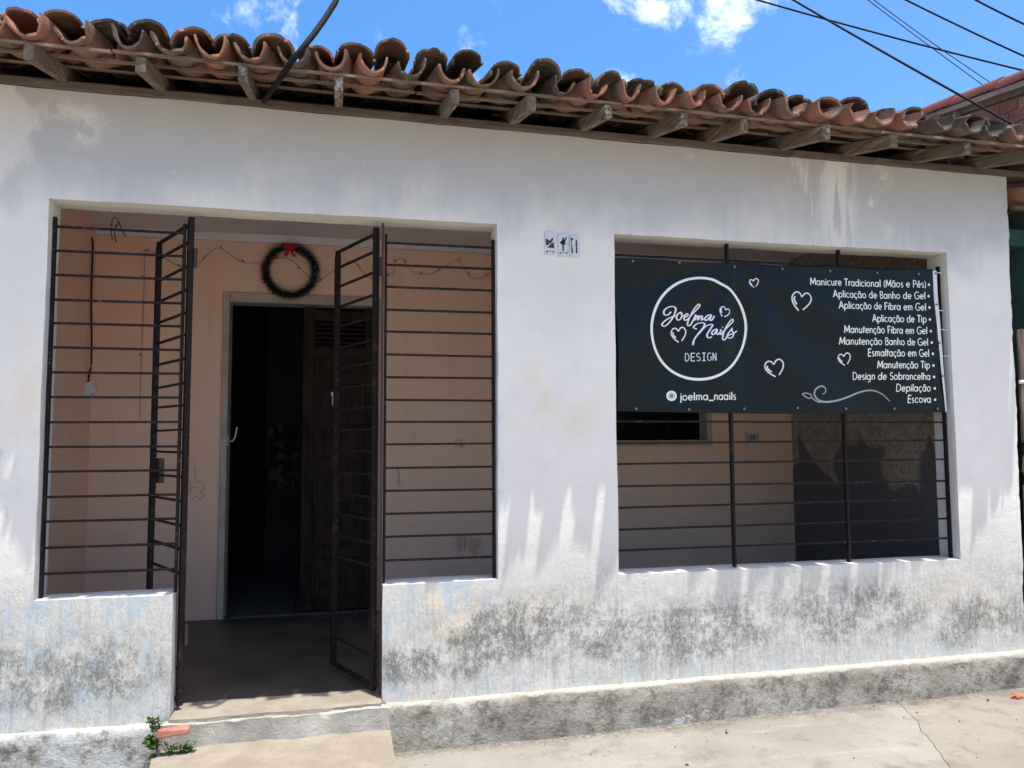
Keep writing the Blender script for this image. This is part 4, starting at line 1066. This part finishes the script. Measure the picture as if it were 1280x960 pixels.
line((1133, 0), 7.5, (1280, 70), 7.4, .04, .0068, 'overhead line second from the upper right corner')
line((1220, 0), 7.2, (1280, 30), 7.1, .02, .0068, 'overhead line nearest the upper right corner')

# ================================================================ NEIGHBOUR ON THE RIGHT
nb_ = empty('neighbour_house', (4.6, .4, -.2), label='red block house with raking tiled roof beyond the right end of the white house', cat='house')
def nchild(name, me, parent=nb_):
    o = obj(name, me, parent)
    if parent is nb_: o.matrix_parent_inverse = Matrix.Translation((-4.6, -.4, .2))
    return o
NX = 4.04
ra, rb_ = atX(1148, 132, NX - .06), atX(1280, 82, NX - .06)
rsl = (ra.z - rb_.z) / (ra.y - rb_.y)
rk = lambda y: rb_.z + rsl * (y - rb_.y)
y0n, y1n = -.12, 3.2
def rake_strip(xa, xb, up, dn, ya=y0n - .3, yb=y1n):
    b = B()
    for y in (ya, yb):
        b.v += [(xa, y, rk(y) + up), (xb, y, rk(y) + up), (xb, y, rk(y) + dn), (xa, y, rk(y) + dn)]
    for k in range(4): b.f.append([k, (k + 1) % 4, 4 + (k + 1) % 4, 4 + k])
    b.f += [[0, 1, 2, 3], [4, 5, 6, 7]]; return b
nr = nchild('roof', rake_strip(NX + .06, 9.0, -.045, -.075).me('roof', MAT['plate']))
obj_r = nchild('rake_board', rake_strip(NX - .045, NX - .02, -.082, -.115).me('rake_board', MAT['rake']))
nchild('rake_board', rake_strip(NX - .019, NX + .05, -.115, -.15).me('rake_board', MAT['plate']))
k = 0; y = y0n - .3
while y < y1n:
    L = .40; b = B()
    for j in (0, 1):
        yy = y + j * L; 
        for i in range(9):
            a = math.pi * i / 8; b.v.append((NX + .03 - math.cos(a) * .088, yy + .0 , rk(yy) - .082 + math.sin(a) * .082 + (.012 if j == 0 else 0)))
    for i in range(8): b.f.append([i, i + 1, 9 + i + 1, 9 + i])
    b.f += [[0, 8, 17, 9], list(range(9)), list(range(9, 18))]
    nchild('tile', b.me('tile', MAT['redrake'], True, 40), nr); y += .36
for c in range(1, 18):
    X = NX + .03 + c * .17
    b = B()
    for yy in (y0n - .3, y1n):
        for i in range(7):
            a = math.pi * i / 6; b.v.append((X - math.cos(a) * .085, yy, rk(yy) - .085 + math.sin(a) * .08))
    for i in range(6): b.f.append([i, i + 1, 7 + i + 1, 7 + i])
    b.f += [[0, 6, 13, 7], list(range(7)), list(range(7, 14))]
    nchild('tile_row', b.me('tile_row', MAT['redrake'], True, 40), nr)
gw = B(); gw.v = [(NX + .02, y0n, 2.56), (NX + .02, y1n, 2.56), (NX + .02, y1n, rk(y1n) - .12), (NX + .02, y0n, rk(y0n) - .12), (NX + .14, y0n, 2.56), (NX + .14, y1n, 2.56), (NX + .14, y1n, rk(y1n) - .12), (NX + .14, y0n, rk(y0n) - .12)]
gw.f = [[0, 1, 2, 3], [4, 7, 6, 5], [0, 4, 5, 1], [1, 5, 6, 2], [2, 6, 7, 3], [3, 7, 4, 0]]
gab = nchild('gable_wall', gw.me('gable_wall', MAT['mortar']))
nchild('side_wall', B().box((NX + .021, y0n, -.3), (NX + .139, y1n, 2.559)).me('side_wall', MAT['green']))
bh, bl = .088, .132; z = 2.575; row = 0; bk = 0
while z < rk(y1n) - .2:
    y = y0n + (row % 2) * bl / 2
    while y < 2.2:
        yb = y + bl - .016; zt_ = z + bh - .014
        lim = rk(y) - .165
        if zt_ < lim + .05 and z + .04 < lim and yb < y1n:
            b = B(); t = min(zt_, lim); t2 = min(zt_, rk(yb) - .165); x_ = NX + .02 - .010 + random.uniform(-.003, .003)
            b.v = [(x_, y, z), (x_, yb, z), (x_, yb, t2), (x_, y, t), (NX + .03, y, z), (NX + .03, yb, z), (NX + .03, yb, t2), (NX + .03, y, t)]
            b.f = [[0, 1, 2, 3], [4, 7, 6, 5], [0, 4, 5, 1], [1, 5, 6, 2], [2, 6, 7, 3], [3, 7, 4, 0]]
            nchild('brick', b.me('brick', MAT['brick']), gab); bk += 1
        y += bl
    z += bh; row += 1
pp = atX(1196, 140, NX - .03)
nchild('purlin_end', B().box((NX - .05, pp.y - .02, pp.z - .045), (NX + .019, pp.y + .025, pp.z - .005)).me('purlin_end', MAT['plate']))
# front of the neighbour: green wall under a small tiled awning
nchild('front_wall', B().box((3.78, .42, -.3), (4.03, .5, 2.62)).box((NX + .145, .42, -.3), (9, .5, 2.62)).me('front_wall', MAT['green']))
nchild('lintel', B().box((3.765, .20, 2.32), (4.05, .418, 2.42)).me('lintel', MAT['green']))
aw = nchild('awning', B().box((3.77, .0, 2.475), (4.9, .03, 2.495)).box((3.77, .30, 2.54), (4.9, .34, 2.565)).me('awning', MAT['plate']))
for c in range(7):
    X = 3.83 + c * .165
    for me, dz, dx, y_ in ((CH[c % 6], 0.012, 0, -.10), (CV[c % 6], .05, .083, -.06)):
        o = obj('tile', me, aw); o.matrix_local = Matrix.Translation((X + dx, y_ + random.uniform(-.02, .02), 2.49 + dz)) @ Matrix.Rotation(.17, 4, 'X') @ Matrix.Rotation(random.uniform(-.06, .06), 4, 'Z'); o['tone'] = .2
# rough gate beside the wall end
rg = empty('rough_gate', (3.80, .02, -.2), label='rough weathered wooden gate frame tied at the right end of the white wall', cat='gate')
def rchild(name, b, mat, sm_=False):
    for i, p in enumerate(b.v): b.v[i] = (p[0] - 3.80, p[1] - .02, p[2] + .2)
    return obj(name, b.me(name, mat, sm_, 50), rg)
rr2 = random.Random(2)
pst = [Vector((3.762 + .008 * mn.noise(Vector((0, 0, z * 3))) - .012 * (z < 1), .0 + .004 * mn.noise(Vector((4, 0, z * 4))), z)) for z in frange(-.22, 1.775, .08)]
rchild('post', B().tube(pst, [.021 + .003 * mn.noise(p * 9) for p in pst], 9), MAT['oldpost'], True)
rchild('rail', B().tube([(3.75, .0, 1.765), (3.95, .01, 1.775), (4.3, .02, 1.77)], .014, 7), MAT['oldpost'], True)
rchild('brace', B().tube([(3.78, .025, 1.72), (3.95, .03, 1.45), (4.25, .03, .9)], .013, 7), MAT['oldpost'], True)
rchild('rail', B().tube([(3.765, .02, .35), (4.3, .03, .36)], .014, 7), MAT['oldpost'], True)
rchild('panel', B().box((3.79, .045, -.15), (4.3, .055, 1.70), .004), MAT['iron_rust'])
rchild('tie', B().tube([(3.725, -.012, 1.475), (3.75, -.026, 1.478), (3.79, -.022, 1.474)], .011, 7), MAT['white'], True)

# ================================================================ SMALL THINGS ON THE GROUND
def weed(px, py, Z, n, spread, seed, label):
    base = at(px, py, -.078); w = random.Random(seed)
    o = empty('weed', base, label=label, cat='weed', group='weeds at the doorstep')
    st_, lv = B(), B()
    for i in range(n):
        a = w.uniform(0, 6.28); r = w.uniform(.2, 1) * spread; hgt = w.uniform(.01, .06)
        tip = Vector((math.cos(a) * r, -abs(math.sin(a)) * r * .5 - .006, hgt)); root = Vector((tip.x * .4, 0.0, -.01))
        st_.tube([root, root.lerp(tip, .6) + Vector((0, 0, .01)), tip], .0012, 4)
        for q in range(4):
            d = Vector((w.uniform(-1, 1), w.uniform(-1, .2), w.uniform(-.3, .8))).normalized(); L = w.uniform(.013, .028); s_ = d.cross(Vector((.3, .2, 1))).normalized() * L * .36
            c = root.lerp(tip, w.uniform(.5, 1)); k = len(lv.v)
            lv.v += [c, c + d * L * .5 + s_ + Vector((0, 0, .002)), c + d * L, c + d * L * .5 - s_ + Vector((0, 0, .002))]; lv.f += [[k, k + 1, k + 2, k + 3]]
    obj('stem', st_.me('stem', MAT['leaf']), o)
    me = bpy.data.meshes.new('leaves'); me.from_pydata([tuple(p) for p in lv.v], [], lv.f); me.materials.append(MAT['leaf']); obj('leaves', me, o)
weed(192, 934, -.14, 34, .045, 1, 'leafy weed clump in the crack just below the left end of the salmon brick')
weed(193, 912, -.06, 16, .030, 5, 'few green leaves at the plinth corner left of the doorstep')
weed(222, 944, -.115, 26, .075, 2, 'low green weeds creeping along the back of the step slab')
weed(196, 955, -.16, 22, .05, 3, 'green weeds at the bottom left corner of the step slab')
bp = atZ(217, 911, -.012)
br = obj('brick_fragment', B().box((-.060, -.012, -.018), (.060, .03, .008), .005).me('brick_fragment', m_paint('salmon_brick', (.42, .15, .11), (.50, .23, .17), sc=30, dirt=.5, bs=.5)), None, (bp.x, bp.y - .01, -.018), (0, 0, .06), label='broken salmon red brick set at the left end of the doorstep', cat='brick'); bevel(br, .006)
op = atZ(1272, 872, -.185)
bb = B()
for k in range(5):
    a = k * 1.25; bb.v += [(0, 0, .006), (math.cos(a) * .03, math.sin(a) * .02, .012), (math.cos(a + .6) * .045, math.sin(a + .6) * .03, .004), (math.cos(a + 1.1) * .03, math.sin(a + 1.1) * .02, .014)]
    bb.f.append([4 * k, 4 * k + 1, 4 * k + 2, 4 * k + 3])
me = bpy.data.meshes.new('scrap'); me.from_pydata(bb.v, [], bb.f); me.materials.append(m_plain('orange_petal', (.75, .14, .05), .6))
obj('orange_scrap', me, None, (op.x, op.y, walk_z(op.x) + .002), label='small orange scrap lying on the pavement near the right edge', cat='scrap')
dr = random.Random(4); bb = B()
for k in range(70):
    x, y = dr.uniform(-.6, 3.6), -.07 - abs(dr.gauss(0, .35)); 
    if x < .26 and y > -.66: continue
    s_ = dr.uniform(.0012, .0032) if dr.random() < .94 else dr.uniform(.005, .008); z = walk_z(x) + .004
    bb.box((x - s_, y - s_ * .7, z - s_), (x + s_, y + s_ * .7, z + s_ * .8), s_ * .35)
obj('grit', bb.me('grit', m_plain('grit_bits', (.16, .12, .085), .9)), kind='stuff', label='crumbs of grit and dry leaf on the pavement')
